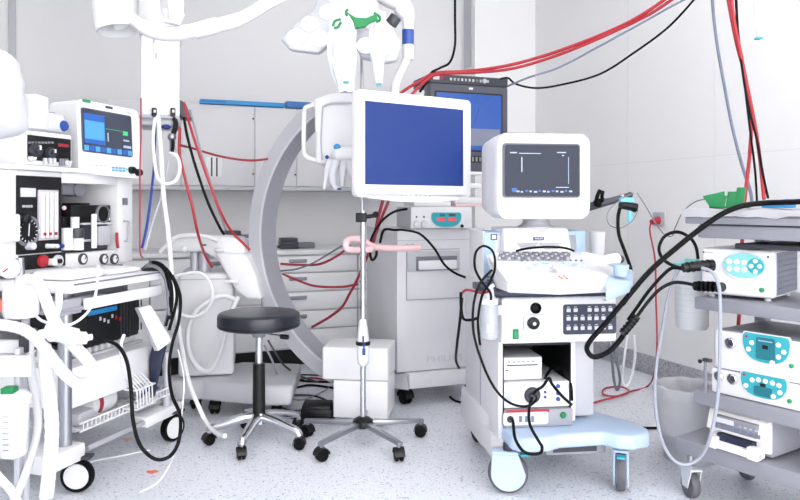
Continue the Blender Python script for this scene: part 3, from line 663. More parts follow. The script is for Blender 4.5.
# grey tray below drape handled by shelf; green clips on top
def in_frame(ob, fr, label, cat, group=None):
    l = ob.location.copy(); ob.location = fr.world(l); ob.rotation_euler = (0, 0, fr.a); return tag(ob, label, cat, group)
mb = MB()
DT = 1.142
c = K.on(732, 212, .12)
def stand_plate(x0, x1, y, h, lean): mb.hull([(x0, y, DT), (x1, y, DT), (x1, y+.004, DT), (x0, y+.004, DT)], [(x0+lean, y+.02, DT+h), (x1+lean, y+.02, DT+h), (x1+lean, y+.024, DT+h), (x0+lean, y+.024, DT+h)], 'green', .001, 1)
for px0, px1, h_ in ((714, 724, .045), (725, 734, .06), (734, 743, .075)):
    a = K.on(px0, 208, .10)[0]; b = K.on(px1, 208, .10)[0]; stand_plate(a, b, .10, h_, .0)
a = K.on(712, 208, .1)[0]; b = K.on(743, 208, .1)[0]; mb.box(a, b, .08, .15, DT-.004, DT+.004, 'green', .001)
a = K.on(705, 208, .10)[0]; b = K.on(724, 208, .10)[0]; mb.hull([(a+.02, .10, DT), (b, .1, DT), (b, .104, DT), (a+.02, .104, DT)], [(a-.01, .1, DT+.04), (b-.01, .12, DT+.062), (b-.01, .124, DT+.062), (a-.01, .104, DT+.045)], 'green', .001, 1)
in_frame(mb.build('instrument_clip'), K, 'green plastic clip rack standing on the white drape', 'clip rack')
mb = MB(); a = K.on(765, 203, .12)[0]; b = K.on(792, 203, .12)[0]; mb.hull([(a, .08, DT-.002), (b, .08, DT-.002), (b, .16, DT-.002), (a, .16, DT-.002)], [(a+.01, .09, DT+.022), (b, .09, DT+.03), (b, .15, DT+.03), (a+.01, .15, DT+.02)], 'sky', .008); in_frame(mb.build('blue_pouch'), K, 'bright blue pouch lying on the drape near the frame edge', 'pouch')
# dark flat tray between
mb = MB(); a = K.on(733, 243, .02)[0]; mb.box(a, a+.5, .03, .38, .990, 1.008, 'darkgrey', .004); in_frame(mb.build('keyboard_tray'), K, 'dark flat tray lying on the uppermost white unit', 'tray')
# device 1 (own yaw)
dl = K.world(K.on(701, 270, .03)); K1 = Frame(dl.x, dl.y, -44)
t = thing('camera_processor', 'white unit with pale mint round-button panel on the upper shelf', 'medical device', K1)
z0, z1 = .809, .985; ue = K1.on(774, 270, 0)[0]
mb = MB(); mb.box(0, ue, 0, .3, z0, z1, 'white', .012, 3); mb.box(ue-.003, ue+.001, .03, .29, z0+.01, z1-.01, 'bluegrey')
for i in range(7): mb.box(ue-.001, ue+.004, .06, .28, z0+.03+i*.02, z0+.036+i*.02, 'midgrey')
for x in (.03, ue-.03):
    for y in (.03, .26): mb.cyl((x, y, .7975), (x, y, z0+.002), .012, 'silver_label', n=12)
h = mb.build('housing', t)
k = K1.rect(724, 253, 766, 278, 0); cx, cz = (k[0]+k[1])/2, (k[2]+k[3])/2; w_, h_ = (k[1]-k[0])/2, (k[3]-k[2])/2
mb = MB(); mb.prism([(cx+w_*1.07*math.cos(i*PI/16), cz-.004+h_*1.12*math.sin(i*PI/16)) for i in range(32)], 'y', -.006, 0, 'offwhite'); mb.prism([(cx+w_*math.cos(i*PI/16), cz+h_*math.sin(i*PI/16)) for i in range(32)], 'y', -.009, -.004, 'teal_pale'); pn = mb.build('panel', t, 'pale mint oval button panel')
mb = MB()
for i in range(3):
    for j in (0, 1): mb.lathe([(.0105, 0), (.009, .004)], (cx-w_*.7+i*w_*.36, -.009, cz+h_*(.28 if j else -.32)), 'white', (0, -1, 0), 14)
mb.lathe([(w_*.4, 0), (w_*.38, .003)], (cx+w_*.55, -.008, cz), 'teal', (0, -1, 0), 24)
for dx, dz in ((0, .42), (0, -.42), (-.2, 0), (.2, 0)): mb.lathe([(.0085, 0), (.007, .004)], (cx+w_*(.55+dx), -.011, cz+h_*dz), 'white', (0, -1, 0), 12)
build_each(mb, 'button', pn)
mb = MB(); c = K1.on(762, 290, 0); mb.lathe([(.009, 0), (.009, .006), (.006, .009)], c, 'labelgreen', (0, -1, 0), 14); mb.build('power_button', t, 'green round power button')
mb = MB(); c = K1.on(768, 257, 0); mb.lathe([(.004, 0), (.003, .004)], c, 'darkgrey', (0, -1, 0), 10); c = K1.on(703.5, 252, 0); mb.lathe([(.004, 0), (.003, .003)], c, 'red', (0, -1, 0), 10); mb.box(c[0]+.008, c[0]+.035, -.002, .001, c[2]-.003, c[2]+.001, 'print_grey')
c = K1.on(706, 283, 0); build_each(mb, 'mark', t)
mb = MB(); c = K1.on(711, 267, 0); mb.cyl(c, (c[0], -.03, c[2]), .018, 'rubber'); c = K1.on(712, 286, 0); mb.cyl(c, (c[0], -.03, c[2]), .018, 'rubber'); build_each(mb, 'socket', t)
def stack_dev(name, label, x0px, ytop, ybot, zlo, zhi, panelpx, dark, btn):
    u0 = K.on(x0px, (ytop+ybot)/2, .02)[0]; o_ = K.world((u0, .015, 0)); F = Frame(o_.x, o_.y, -55)
    t = thing(name, label, 'medical device', F)
    mb = MB(); mb.box(0, .40, 0, .36, zlo, zhi, 'white', .006); mb.box(.004, .396, .006, .355, zhi-.002, zhi+.002, 'grey', .001); mb.box(.002, .4, .004, .3, zlo-.0, zlo+.004, 'navy'); mb.build('housing', t)
    mb_panel[0] = MB(); k = teal_panel(F, *panelpx, 0, t); pn = mb_panel[0].build('panel', t, 'teal half-round control panel'); w_, h_ = k[1]-k[0], k[3]-k[2]
    mb = MB(); cx = (k[0]+k[1])/2
    mb.rr(cx-w_*.2, cx+w_*.2, k[3]-h_*(.92 if not dark else .88), k[3]-h_*(.1 if dark else .5), -.0115, -.008, .008, 'teal_deep')
    mb.box(cx-w_*.06, cx+w_*.06, -.0125, -.011, k[3]-h_*.5, k[3]-h_*.36, 'black'); mb.box(cx-w_*.15, cx+w_*.15, -.0125, -.011, k[3]-h_*.24, k[3]-h_*.2, 'ui_white') if dark else None
    mb.build('display', pn, 'dark teal display')
    mb = MB(); 
    L = [(-.37, .6), (-.3, .35), (.27, .28), (.38, .5), (.27, .7), (.14, .93)] if dark else [(-.38, .6), (-.24, .3), (-.1, .24), (.05, .24), (.2, .26), (.34, .3), (.36, .6), (.22, .82)]
    for a, b in L: mb.lathe([(.009, 0), (.0075, .004)], (cx+w_*a, -.009, k[3]-h_*b), 'white', (0, -1, 0), 12)
    mb.lathe([(.005, 0), (.004, .003)], (cx-w_*.42, -.009, k[3]-h_*.14), 'red', (0, -1, 0), 10)
    build_each(mb, 'button', pn)
    mb = MB()
    for (px, py, r_) in btn[0]: c = F.on(px, py, 0); mb.lathe([(r_, 0), (r_, .008), (r_*.75, .012), (r_*.62, .003), (0, .003)], c, 'chrome', (0, -1, 0), 20); mb.lathe([(r_*.6, .002), (r_*.55, .004)], c, 'darkgrey', (0, -1, 0), 16)
    mb.build('socket', t, 'metal ringed socket')
    mb = MB(); c = F.on(*btn[1], 0); mb.lathe([(.008, 0), (.008, .006), (.005, .009)], c, 'labelgreen', (0, -1, 0), 14); mb.build('power_button', t, 'green round power button')
    return t, F
stack_dev('light_source_unit', 'white light source with teal panel, upper unit of the second shelf stack', 716, 324, 362, .537, .68, (744, 791, 335, 363), True, ([(731, 343, .021)], (792, 366)))
stack_dev('pump_unit', 'white pump with teal button panel, bottom unit directly on the second shelf', 712, 364, 390, .442, .534, (742, 788, 375, 398), False, ([(719.5, 376, .018), (733, 379, .02)], (790, 401)))
# printer on low shelf
u0 = K.on(708, 425, .03)[0]; o_ = K.world((u0, .02, 0)); F = Frame(o_.x, o_.y, -57)
t = thing('label_printer', 'beige and grey printer with paper tray on the bottom shelf', 'printer', F)
z0 = .2385; z1 = z0+.143; wd = F.on(768, 440, 0)[0]
mb = MB(); mb.box(0, wd, .03, .34, z0+.005, z1, 'printer_side', .01); mb.box(.0, wd, .015, .035, z0+.02, z1-.005, 'white_warm', .008); mb.hull([(0, .03, z0+.055), (wd, .03, z0+.055), (wd, .03, z1), (0, .03, z1)], [(0.005, -.01, z0+.065), (wd-.005, -.01, z0+.065), (wd-.005, .01, z1-.01), (0.005, .01, z1-.01)], 'white_warm', .004); mb.build('housing', t)
mb = MB(); mb.box(.04, wd-.035, -.015, .006, z0+.075, z1-.02, 'shade_grey', .002); mb.box(.05, .05+.07, -.018, -.014, z0+.10, z1-.026, 'silver_label')
for i in range(7): mb.box(.045+i*.026, .064+i*.026, -.018, -.014, z0+.078, z0+.093, 'bluegrey', .001)
for i in range(4): mb.box(.14+i*.02, .15+i*.02, -.018, -.014, z0+.101, z0+.107, 'print_grey')
mb.build('control_panel', t, 'grey panel with display and keys'); mb = MB(); mb.box(.03, wd-.02, -.03, .02, z0+.002, z0+.03, 'white_warm', .005); mb.box(.03, .06, -.035, .0, z0, z0+.045, 'white_warm', .004); mb.box(wd-.06, wd-.02, -.035, .0, z0, z0+.045, 'white_warm', .004); mb.box(.05, wd-.05, -.012, .03, z0+.03, z0+.055, 'navy'); mb.build('paper_tray', t)
mb = MB(); mb.cyl((wd+.001, .22, z0+.07), (wd+.006, .22, z0+.07), .014, 'lightgrey'); mb.build('side_knob', t)
# coiled disc at right of low shelf
mb = MB(); c = K.world((.55, .10, .238)); mb.lathe([(.03, 0), (.07, 0), (.085, .006), (.07, .014), (.03, .01)], c, 'steel', n=28); mb.lathe([(.07, .0), (.11, .0), (.11, .006), (.08, .005)], c, 'black', n=28); tag(mb.build('foot_dish'), 'round metal dish with black rim on the bottom shelf', 'dish')
# milky suction jar hung at the left
jc = W(692, 300, 2.98); F = Frame(jc.x, jc.y, 0); z0, z1 = F.on(692, 331, -.06)[2], F.on(692, 266, -.06)[2]
t = thing('suction_jar', 'tall milky measuring jar with mint lid hung left of the trolley', 'jar', F)
mb = MB(); mb.lathe([(0, z0), (.058, z0), (.066, z0+.012), (.071, z1), (.067, z1), (.062, z0+.016), (0, z0+.008)], (0, 0, 0), 'milky', n=32)
for i in range(9): mb.lathe([(.0665+.0005*i, z0+.05+i*.025), (.0672+.0005*i, z0+.0515+i*.025)], (0, 0, 0), 'print_grey', n=32)
mb.build('body', t); mb = MB(); mb.lathe([(.075, z1-.008), (.075, z1+.008), (.06, z1+.014), (.03, z1+.014), (.03, z1+.024), (0, z1+.024)], (0, 0, 0), 'teal_pale', n=32); mb.build('lid', t)
mb = MB(); mb.box(.03, .15, .02, .035, z1-.05, z1-.03, 'silver_label', .003); mb.build('hanger', t)
# bin with bag
F = Frame(1.31, 3.17, 0)
t = thing('waste_bin', 'grey waste bin lined with a crumpled clear bag beside the trolley', 'bin', F)
zt = .325
mb = MB(); mb.lathe([(0, .0), (.10, .0), (.108, .01), (.142, zt-.02), (.15, zt-.018), (.15, zt), (.138, zt), (.103, .015), (0, .012)], (0, 0, 0), 'lightgrey', n=36); mb.build('bucket', t)
mb = MB(); rs = []
prof = [(.136, .13), (.146, .18), (.152, .23), (.155, .28), (.156, .318), (.152, .334), (.140, .338), (.134, .325), (.128, .28), (.118, .2), (.09, .12)]
for pi_, (r, z) in enumerate(prof):
    rs.append([Vector(((r+(.004*math.sin(j*2.1+pi_*1.3) if 0 < pi_ < 7 else .003*math.sin(j*3+pi_)))*math.cos(2*PI*j/48), (r+.003*math.sin(j*1.7+pi_*.8))*math.sin(2*PI*j/48), z+.0022*math.sin(j*1.3+pi_))) for j in range(48)])
mb.rings(rs, 'bag', cap=False); mb.build('bin_liner', t, 'crumpled translucent bin bag')

# ------------------------------------------------------------------ STOOL
cx = G(259, 442); F = Frame(cx.x, cx.y, 0)
t = thing('rolling_stool', 'black round swivel stool on five chrome legs with castors', 'stool', F)
zs = F.on(258, 312, 0)[2]; r_ = .198
mb = MB(); mb.lathe([(0, zs-.075), (r_*.9, zs-.075), (r_*.985, zs-.068), (r_, zs-.055), (r_, zs-.022), (r_*.985, zs-.008), (r_*.94, zs-.001), (r_*.85, zs+.002), (0, zs+.003)], (0, 0, 0), 'vinyl', n=56)
mb.lathe([(r_*1.003, zs-.060), (r_*1.006, zs-.057), (r_*1.003, zs-.054)], (0, 0, 0), 'black', n=56); mb.build('seat', t, 'padded black vinyl seat')
mb = MB(); mb.box(-.09, .09, -.05, .05, zs-.088, zs-.075, 'darkgrey', .004); mb.lathe([(.03, zs-.12), (.045, zs-.088), (0, zs-.088)], (0, 0, 0), 'steel'); mb.build('seat_plate', t)
mb = MB(); mb.tube([(0, 0, zs-.1), (.06, -.02, zs-.105), (.11, -.03, zs-.11)], .006, 'chrome', 8); mb.lathe([(.012, -.02), (.013, .0), (.011, .02)], (.13, -.035, zs-.114), 'black', (1, -.2, -.05), 12); mb.build('lever', t, 'height lever with black grip')
zp = F.on(258, 363, 0)[2]; zh = .14
mb = MB(); mb.cyl((0, 0, zp-.05), (0, 0, zs-.1), .017, 'chrome'); mb.build('piston', t); mb = MB(); mb.cyl((0, 0, zh-.01), (0, 0, zp), .031, 'black', .029, 24); mb.build('gas_column', t, 'black gas lift column')
for i in range(5):
    a = math.radians(190+72*i); d = Vector((math.cos(a), math.sin(a), 0)); mb = MB()
    mb.tube([d*.01+Vector((0, 0, .125)), d*.08+Vector((0, 0, .118)), d*.17+Vector((0, 0, .095)), d*.218+Vector((0, 0, .083)), d*.235+Vector((0, 0, .062))], [.026, .019], 'chrome', 12); mb.build('leg', t)
    caster(t, d.x*.235, d.y*.235, .027, .014, a+PI/2+.5, z_top=.066)
mb = MB(); mb.lathe([(.04, .095), (.042, .12), (.034, .145), (0, .145)], (0, 0, 0), 'chrome'); mb.build('hub', t)

# ------------------------------------------------------------------ DRIP STAND
cx = G(363, 443); F = Frame(cx.x, cx.y, 0)
t = thing('drip_stand', 'tall steel drip pole on a five-legged castor base in the centre', 'stand', F)
mb = MB(); mb.cyl((0, 0, .1), (0, 0, 1.12), .0135, 'chrome', n=20); mb.cyl((-.004, 0, 1.1), (-.006, 0, 2.02), .0075, 'steel', n=16)
mb.tube([(-.006, 0, 2.02), (-.03, 0, 2.05), (-.05, 0, 2.03)], .005, 'steel'); mb.tube([(-.006, 0, 2.02), (.02, 0, 2.05), (.04, 0, 2.03)], .005, 'steel'); mb.build('pole', t)
for i in range(5):
    a = math.radians(90+72*i); d = Vector((math.cos(a), math.sin(a), 0)); n_ = Vector((-d.y, d.x, 0)); mb = MB()
    p0 = d*.03; p1 = d*.31; w0, w1 = .016, .012
    mb.hull([p0-n_*w0+Vector((0, 0, .085)), p1-n_*w1+Vector((0, 0, .07)), p1+n_*w1+Vector((0, 0, .07)), p0+n_*w0+Vector((0, 0, .085))], [p0-n_*w0+Vector((0, 0, .11)), p1-n_*w1+Vector((0, 0, .088)), p1+n_*w1+Vector((0, 0, .088)), p0+n_*w0+Vector((0, 0, .11))], 'steel', .003); mb.build('leg', t)
    caster(t, d.x*.295, d.y*.295, .029, .015, a+PI/2-.4, z_top=.072)
mb = MB(); mb.lathe([(.04, .078), (.05, .09), (.048, .112), (.03, .125), (.014, .13)], (0, 0, 0), 'black', n=28); mb.build('hub', t, 'black plastic hub')
zc_ = F.on(361, 217, 0)[2]; mb = MB(); mb.box(-.035, .018, -.02, .02, zc_-.025, zc_+.02, 'black', .005); mb.cyl((.01, 0, zc_), (.06, 0, zc_+.008), .010, 'black'); mb.ball((.062, 0, zc_+.012), .016, 'black'); mb.build('clamp', t, 'black height clamp')
# drip pole sheath (bottle)
z0, z1, zr = F.on(361, 366, 0)[2], F.on(361, 319, 0)[2], F.on(361, 343, 0)[2]
mb = MB(); mb.lathe([(.015, z0), (.026, z0+.01), (.03, z0+.03), (.03, zr), (.029, zr+.02), (.024, z1-.05), (.016, z1), (.0142, z1)], (0, 0, 0), 'milky', n=28); b_ = mb.build('drip_guard', t, 'white tapered plastic sleeve')
mb = MB(); mb.lathe([(.0305, zr-.01), (.035, zr-.007), (.035, zr+.007), (.0305, zr+.01)], (0, 0, 0), 'black', n=28); mb.build('ring', b_, 'black ring'); mb = MB()
for i, z in enumerate((zr+.03, zr-.0, zr-.03)): mb.box(-.002+.004*(i % 2), .007+.003*i, -.034, -.026, z-.022, z+.01, 'blue', .002)
mb.build('blue_mark', b_)
mb = MB(); hz = F.on(361, 246, 0)[2]
pts = [W(420, 248, 3.7), W(388, 248, 3.62), W(372, 246, 3.55), W(362, 240, 3.5), W(351, 239, 3.48), W(346, 243, 3.46), W(348, 249, 3.46), W(358, 250, 3.48), W(372, 249, 3.5)]
mb.tube(pts, .017, 'pink', 12); tag(mb.build('pink_tube'), 'thick pink silicone tube looped behind the drip pole', 'tube')

# ------------------------------------------------------------------ FLAT SCREEN ON CEILING ARM
cL = W(354, 150, 3.0); MF = Frame(cL.x, cL.y, 33)
t = thing('flat_monitor', 'white framed flat monitor showing plain blue, hung on a ceiling arm', 'monitor', MF)
b = MF.on(471, 150)[0]; z1 = (MF.on(354, 90)[2]+MF.on(471, 99)[2])/2; z0 = (MF.on(354, 195)[2]+MF.on(471, 200)[2])/2
mb = MB(); mb.rr(.012, b, z0, z1, 0, .045, .022, 'white', .006)
# curved lower chin
mb.prism([(0.01, z0+.02), (b*.12, z0-.004), (b*.35, z0-.018), (b*.6, z0-.022), (b*.85, z0-.012), (b-.01, z0+.02)], 'y', .0, .04, 'white', .004); mb.build('frame', t)
sx0, sx1 = MF.on(365, 145)[0], MF.on(463, 145)[0]; sz1 = (MF.on(365, 101)[2]+MF.on(463, 109.5)[2])/2; sz0 = (MF.on(365, 184)[2]+MF.on(463, 186.5)[2])/2
mb = MB(); mb.box(sx0, sx1, -.002, .002, sz0, sz1, 'screen_blue'); mb.build('screen', t, 'plain royal blue screen')
mb = MB(); 
for i in range(7): x = b*.38+i*.026; mb.lathe([(.004 if i != 3 else .008, 0), (.003, .003)], (x, .0, z0+.008), 'print_grey', (0, -1, 0), 10)
build_each(mb, 'button', t); mb = MB(); mb.rr(b*.25, b*.75, z0+.08, z1-.08, .045, .09, .02, 'offwhite', .01); mb.rr(b*.42, b*.58, z1-.2, z1-.04, .09, .15, .01, 'white', .01); mb.build('rear_housing', t)
rear = MF.world((b*.5, .14, z1-.06))
L = lambda w: MF.loc(w)
mb = MB(); pts = [rear, rear+Vector((-.02, .01, .1)), W(399, 75, 3.4), W(407, 58, 3.4), W(407.5, 47, 3.4)]
mb.tube([L(p) for p in pts], .021, 'white', 14); mb.cyl(L(W(408, 60, 3.4)), L(W(408, 20, 3.4)), .027, 'white'); mb.build('drop_tube', t)
mb = MB(); mb.cyl(L(W(408, 45, 3.4)), L(W(408, 30, 3.4)), .029, 'band'); mb.build('band', t, 'dark blue band')
mb = MB(); mb.tube([L(W(408, 22, 3.4)), L(W(406, 10, 3.4)), L(W(398, 2, 3.4)), L(W(385, -6, 3.4)), L(W(360, -28, 3.4))], [.03, .06], 'white', 16); mb.ball(L(W(403, 10, 3.4)), .045, 'white'); 
mb.cyl(L(W(360, -28, 3.4)), L(Vector((W(360, 0, 3.4).x, 3.4, HC-.001))), .06, 'white'); mb.cyl(L(W(396, 17, 3.36)), L(W(391, 24, 3.36)), .03, 'darkgrey', .03); mb.build('ceiling_arm', t)

# ------------------------------------------------------------------ SURGICAL LIGHT with sleeves
SF = Frame(*W(345, 20, 3.15)[:2], 0)
t = thing('surgical_light', 'white surgical lamp head with round lenses and petals, top centre', 'lamp', SF)
def petal(pp, yo, tilt, discs):
    mb = MB(); q = [SF.on(x, y, yo) for x, y in pp]
    def tl(p, o): return Vector((p[0], p[1]+(p[2]-2.0)*tilt+o, p[2]))
    mb.hull([tl(p, 0) for p in q], [tl(p, .06) for p in q], 'petal_grey', .014, 3); pe = mb.build('petal', t)
    for x, y, r in discs:
        c = tl(SF.on(x, y, yo), 0); n_ = Vector((0, -1, tilt)).normalized(); mb = MB(); mb.lathe([(r, -.002), (r*.98, .006), (r*.9, .008), (0, .008)], c, 'lens', n_, 28); mb.lathe([(r*1.1, -.002), (r*1.1, .003), (r*1.0, .004)], c, 'lightgrey', n_, 28); mb.build('lens', pe)
petal([(281, 40), (296, 24), (312, 10), (318, -20), (350, -20), (350, 10), (338, 40), (320, 56), (291, 52)], 0, .35, [(297, 40, .042), (310, 25, .038), (321, 41, .042), (328, 12, .04), (338, 26, .038)])
petal([(352, -20), (372, -20), (380, 12), (394, 30), (402, 46), (397, 63), (386, 65), (361, 60), (352, 30)], .05, .3, [(366, 48, .04), (387, 48, .042), (372, 22, .04)])
mb = MB(); c = SF.on(350, -10, .02); mb.lathe([(.02, -.2), (.1, -.16), (.12, .0), (.1, .1), (.04, .14)], (c[0], .09, c[2]), 'white', n=28); mb.cyl((c[0], .09, c[2]+.1), (c[0], .09, HC-.001), .04, 'white'); mb.build('hub', t)
mb = MB(); q = [(344, -4), (353, 4), (359, 17), (370, 18), (375, 13), (378, 18), (374, 22), (362, 25), (358, 27), (354, 20), (347, 10)]
q = [SF.on(x, y, -.22) for x, y in ((347, 12), (356, 17.5), (366, 18), (377, 14), (378, 20), (370, 23), (365, 27), (355, 29), (353, 21))]
mb.hull([Vector((p[0], -.225, p[2])) for p in q], [Vector((p[0], -.205, p[2])) for p in q], 'green', .003, 1)
for pts in (((347, 16), (346, 12), (348, 9)), ((333, 26), (335, 21), (341, 19)), ((334, 28), (338, 27), (341, 22)), ((374, 13), (379, 16), (380, 20), (376, 22))): mb.tube([SF.on(x, y, -.21) for x, y in pts], .006, 'green', 8)
mb.build('strap', t, 'green tie strap')
def sleeve(name, label, pts, rad, Z, tip, ph):
    mb = MB(); P_ = smooth_path([W(x, y, Z) for x, y in pts], 4); rs = []; n = 28
    for i, p in enumerate(P_):
        f = i/(len(P_)-1)*(len(rad)-1); k = int(f); g = f-k; r = rad[k]+(rad[min(k+1, len(rad)-1)]-rad[k])*g
        rs.append([p+Vector((r*(1+.13*math.sin(j*2.2+i*.5+ph))*math.cos(2*PI*j/n), r*.7*(1+.12*math.sin(j*1.6+i*.3))*math.sin(2*PI*j/n), .004*math.sin(j))) for j in range(n)])
    mb.rings(rs, 'plastic'); o = tag(mb.build(name), label, 'cover', 'sterile sleeves at the surgical lamp'); return o
s1 = sleeve('sterile_sleeve', 'long wrinkled white sleeve hanging below the lamp, over the screen corner', [(346, 20), (343, 30), (342, 50), (343, 72), (346, 92)], [.03, .05, .062, .06, .045, .03], 3.05, 1, 0)
s2 = sleeve('sterile_sleeve', 'shorter narrow white sleeve hanging right of the thin pole', [(378, 12), (377, 40), (378, 62), (379, 86)], [.03, .035, .032, .022, .010], 3.05, 1, 2)
for s_, p in ((s1, (346, 82)), (s2, (379, 84))):
    mb = MB(); q = W(p[0], p[1], 3.0)-s_.location; mb.box(q.x-.012, q.x+.012, q.y-.01, q.y+.02, q.z-.004, q.z+.004, 'teal', .002); mb.build('tab', s_, 'small teal tab')

s3 = sleeve('hanging_strap', 'faint white strap with teal tip hanging at top right', [(757, -12), (758, 5), (759, 22), (759, 37)], [.016, .018, .014, .008], 2.9, 1, 1); s3['group'] = 'straps'; del s3['group']
mb = MB(); q = W(759, 38, 2.88)-s3.location; mb.box(q.x-.012, q.x+.012, q.y-.01, q.y+.02, q.z-.004, q.z+.003, 'teal', .002); mb.build('tab', s3, 'small teal tip')
# ------------------------------------------------------------------ C-ARM
CF = Frame(*W(399, 236, 3.75)[:2], -20)
t = thing('c_arm_machine', 'large grey imaging ring on a white wheeled body with draped detector', 'x-ray machine', CF)
cz = W(392, 236, 3.75)[2]; Ro, Ri = .88, .80
def arc(a0, a1, n, r0, r1, y0, y1, m, mbb, tilt=.10):
    rs = []
    for i in range(n+1):
        a = math.radians(a0+(a1-a0)*i/n); c, s = math.cos(a), math.sin(a)
        def pt(r, y): z = r*s; return Vector((r*c, y-z*tilt, cz+z))
        rs.append([pt(r0, y0), pt(r1, y0), pt(r1, y1), pt(r0, y1)])
    mbb.rings(rs, m)
mb = MB(); arc(126, 246, 60, Ro, Ri+.004, -.08, .08, 'ringgrey', mb, 0); arc(126, 246, 60, Ri+.003, Ri-.003, -.076, .08, 'ringface', mb, 0); arc(126, 246, 60, Ri+.008, Ri-.002, -.084, -.078, 'silver_label', mb, 0)  # last arc: thin pale strip that paints the highlight onto the inner front edge
mb.build('ring', t, 'grey curved carrier arc')
wl = CF.loc
# x-ray tube housing white box
def cpoly(pts, Z0, Z1, m, mbb, bev=.01):
    a = [wl(W(x, y, Z0)) for x, y in pts]; 
    off = Vector((0, Z1-Z0, 0)); b = [wl(W(x, y, Z0)+off) for x, y in pts]; mbb.hull(a, b, m, bev, 3)
mb = MB(); TX = Frame(*W(335, 380, 3.62)[:2], -8)
def tb(u0, u1, v0, v1, z0, z1, m, bev):
    q = [(u0, v0), (u1, v0), (u1, v1), (u0, v1)]; mb.hull([wl(TX.world((a, b, z0))) for a, b in q], [wl(TX.world((a, b, z1))) for a, b in q], m, bev, 3)
zb3_ = 0; za, zb3, zc3 = TX.on(360, 419)[2], TX.on(360, 381)[2], TX.on(360, 348)[2]
x0, x1, x2 = TX.on(322, 360)[0], TX.on(333, 400)[0], TX.on(388, 380)[0]
tb(x0, x2, 0, .26, zb3+.001, zc3, 'white', .01); tb(x1, x2-.002, .003, .255, za, zb3-.001, 'white', .008); mb.build('tube_housing', t, 'white block at lower ring end')
# draped detector
mb = MB(); D = W(335, 130, 3.68)
cpoly([(314, 99), (330, 93), (352, 90), (380, 92), (380, 168), (352, 164), (330, 164), (316, 164)], 3.52, 3.85, 'white', mb, .015); mb.build('detector_housing', t, 'white draped detector housing')
mb = MB(); mb.tube([wl(W(x, y, 3.5)) for x, y in ((324, 106), (331, 103.5), (341, 103), (352, 103))], .006, 'print_grey', 8); mb.tube([wl(W(x, y, 3.5)) for x, y in ((323, 106), (322, 120), (321, 140), (322, 160))], .004, 'print_grey', 8); mb.build('seam', t)
mb = MB(); mb.tube([wl(W(x, y, 3.55)) for x, y in ((318, 104), (310, 106), (305, 109), (304, 120), (304, 150), (307, 157), (318, 161))], .012, 'white', 10); mb.build('handle', t, 'white loop handle')
mb = MB(); c = wl(W(340, 150, 3.49)); mb.tube([wl(W(x, y, 3.45)) for x, y in ((336, 155), (345, 154), (353, 153))], [.03, .04], 'white', 12); mb.ball(wl(W(338, 155, 3.46)), .035, 'plastic'); mb.ball(wl(W(337, 147, 3.45)), .018, 'sky', (1, .8, .9)); mb.ball(wl(W(327, 157, 3.45)), .010, 'blue'); mb.ball(wl(W(339, 189, 3.45)), .009, 'blue', (1.4, .7, .6)); mb.build('knob', t, 'blue capped adjustment knob')
mb = MB()
for pts, r in ((((330, 160), (327, 172), (325, 184), (324, 189)), .012), (((336, 160), (333, 172), (334, 184), (338, 189)), .018), (((345, 160), (343, 172), (342, 186)), .016), (((350, 160), (352, 172), (355, 178)), .02)): mb.tube([wl(W(x, y, 3.46)) for x, y in pts], [r*1.6, r*.6], 'plastic', 10)
mb.build('drape_tail', t, 'loose clear drape ends')
# carriage & arm
mb = MB()
cpoly([(168, 241), (176, 236), (222, 236), (238, 238), (244, 246), (246, 262), (232, 270), (204, 252), (168, 253), (162, 247)], 3.9, 4.1, 'white', mb, .02)
cpoly([(214, 252), (246, 254), (256, 275), (262, 300), (246, 300), (236, 292), (222, 268)], 3.86, 4.12, 'white', mb, .02)
mb.build('arm_housing', t, 'white angled arm to the ring')
mb = MB(); mb.tube([wl(W(x, y, 3.84)) for x, y in ((160, 252), (168, 244), (178, 237), (192, 235.5), (208, 237), (218, 241))], .013, 'white', 10); mb.build('guide_tube', t)
mb = MB(); mb.ball(wl(W(184, 249, 3.88)), .018, 'white'); mb.ball(wl(W(219, 250, 3.86)), .022, 'white', (1.3, 1, .6)); cpoly([(201, 244.3), (206, 244.3), (206, 245.8), (201, 245.8)], 3.89, 3.9, 'darkgrey', mb, 0); cpoly([(224, 280), (238, 280), (238, 283), (224, 283)], 3.84, 3.86, 'white', mb, .003); build_each(mb, 'fitting', t)
mb = MB()
for px in (194.5, 204): mb.cyl(wl(W(px, 274, 3.98)), wl(W(px, 252, 3.98)), .022 if px < 200 else .03, 'dull_steel', n=20)
mb.build('column', t, 'steel lift columns')
mb = MB(); BX = Frame(*W(178, 320, 3.85)[:2], 12)
q = [(0, 0), (BX.on(234, 320)[0], 0), (BX.on(234, 320)[0], .42), (0, .42)]
mb.hull([wl(BX.world((a, b, .2))) for a, b in q], [wl(BX.world((a, b, BX.on(205, 273)[2]))) for a, b in q], 'offwhite', .02, 3); bd = mb.build('body', t)
mb = MB(); e0, e1, e2, e3 = BX.rect(186, 298, 227, 352); 
for z in (BX.on(205, 279)[2],): mb.hull([wl(BX.world((a, b, z-.003))) for a, b in ((.005, -.003), (q[1][0]-.005, -.003), (q[1][0]-.005, .01), (.005, .01))], [wl(BX.world((a, b, z))) for a, b in ((.005, -.003), (q[1][0]-.005, -.003), (q[1][0]-.005, .01), (.005, .01))], 'grey')
mb.build('seam', bd)
mb = MB(); pp = [(-1.31+.0, 3.75), (-1.086, 3.8), (-.73, 3.68), (-.575, 3.69), (-.60, 4.2), (-.97, 4.25), (-1.25, 4.0)]
mb.hull([wl(Vector((x, y, .09))) for x, y in pp], [wl(Vector((x+.01, y+.02, .195))) for x, y in pp], 'lightgrey', .018, 3)
pp = [(-.60, 4.0), (-.3, 3.9), (.0, 3.8), (.0, 3.95), (-.3, 4.12), (-.6, 4.25)]; mb.build('base', t, 'pale grey chassis platform')
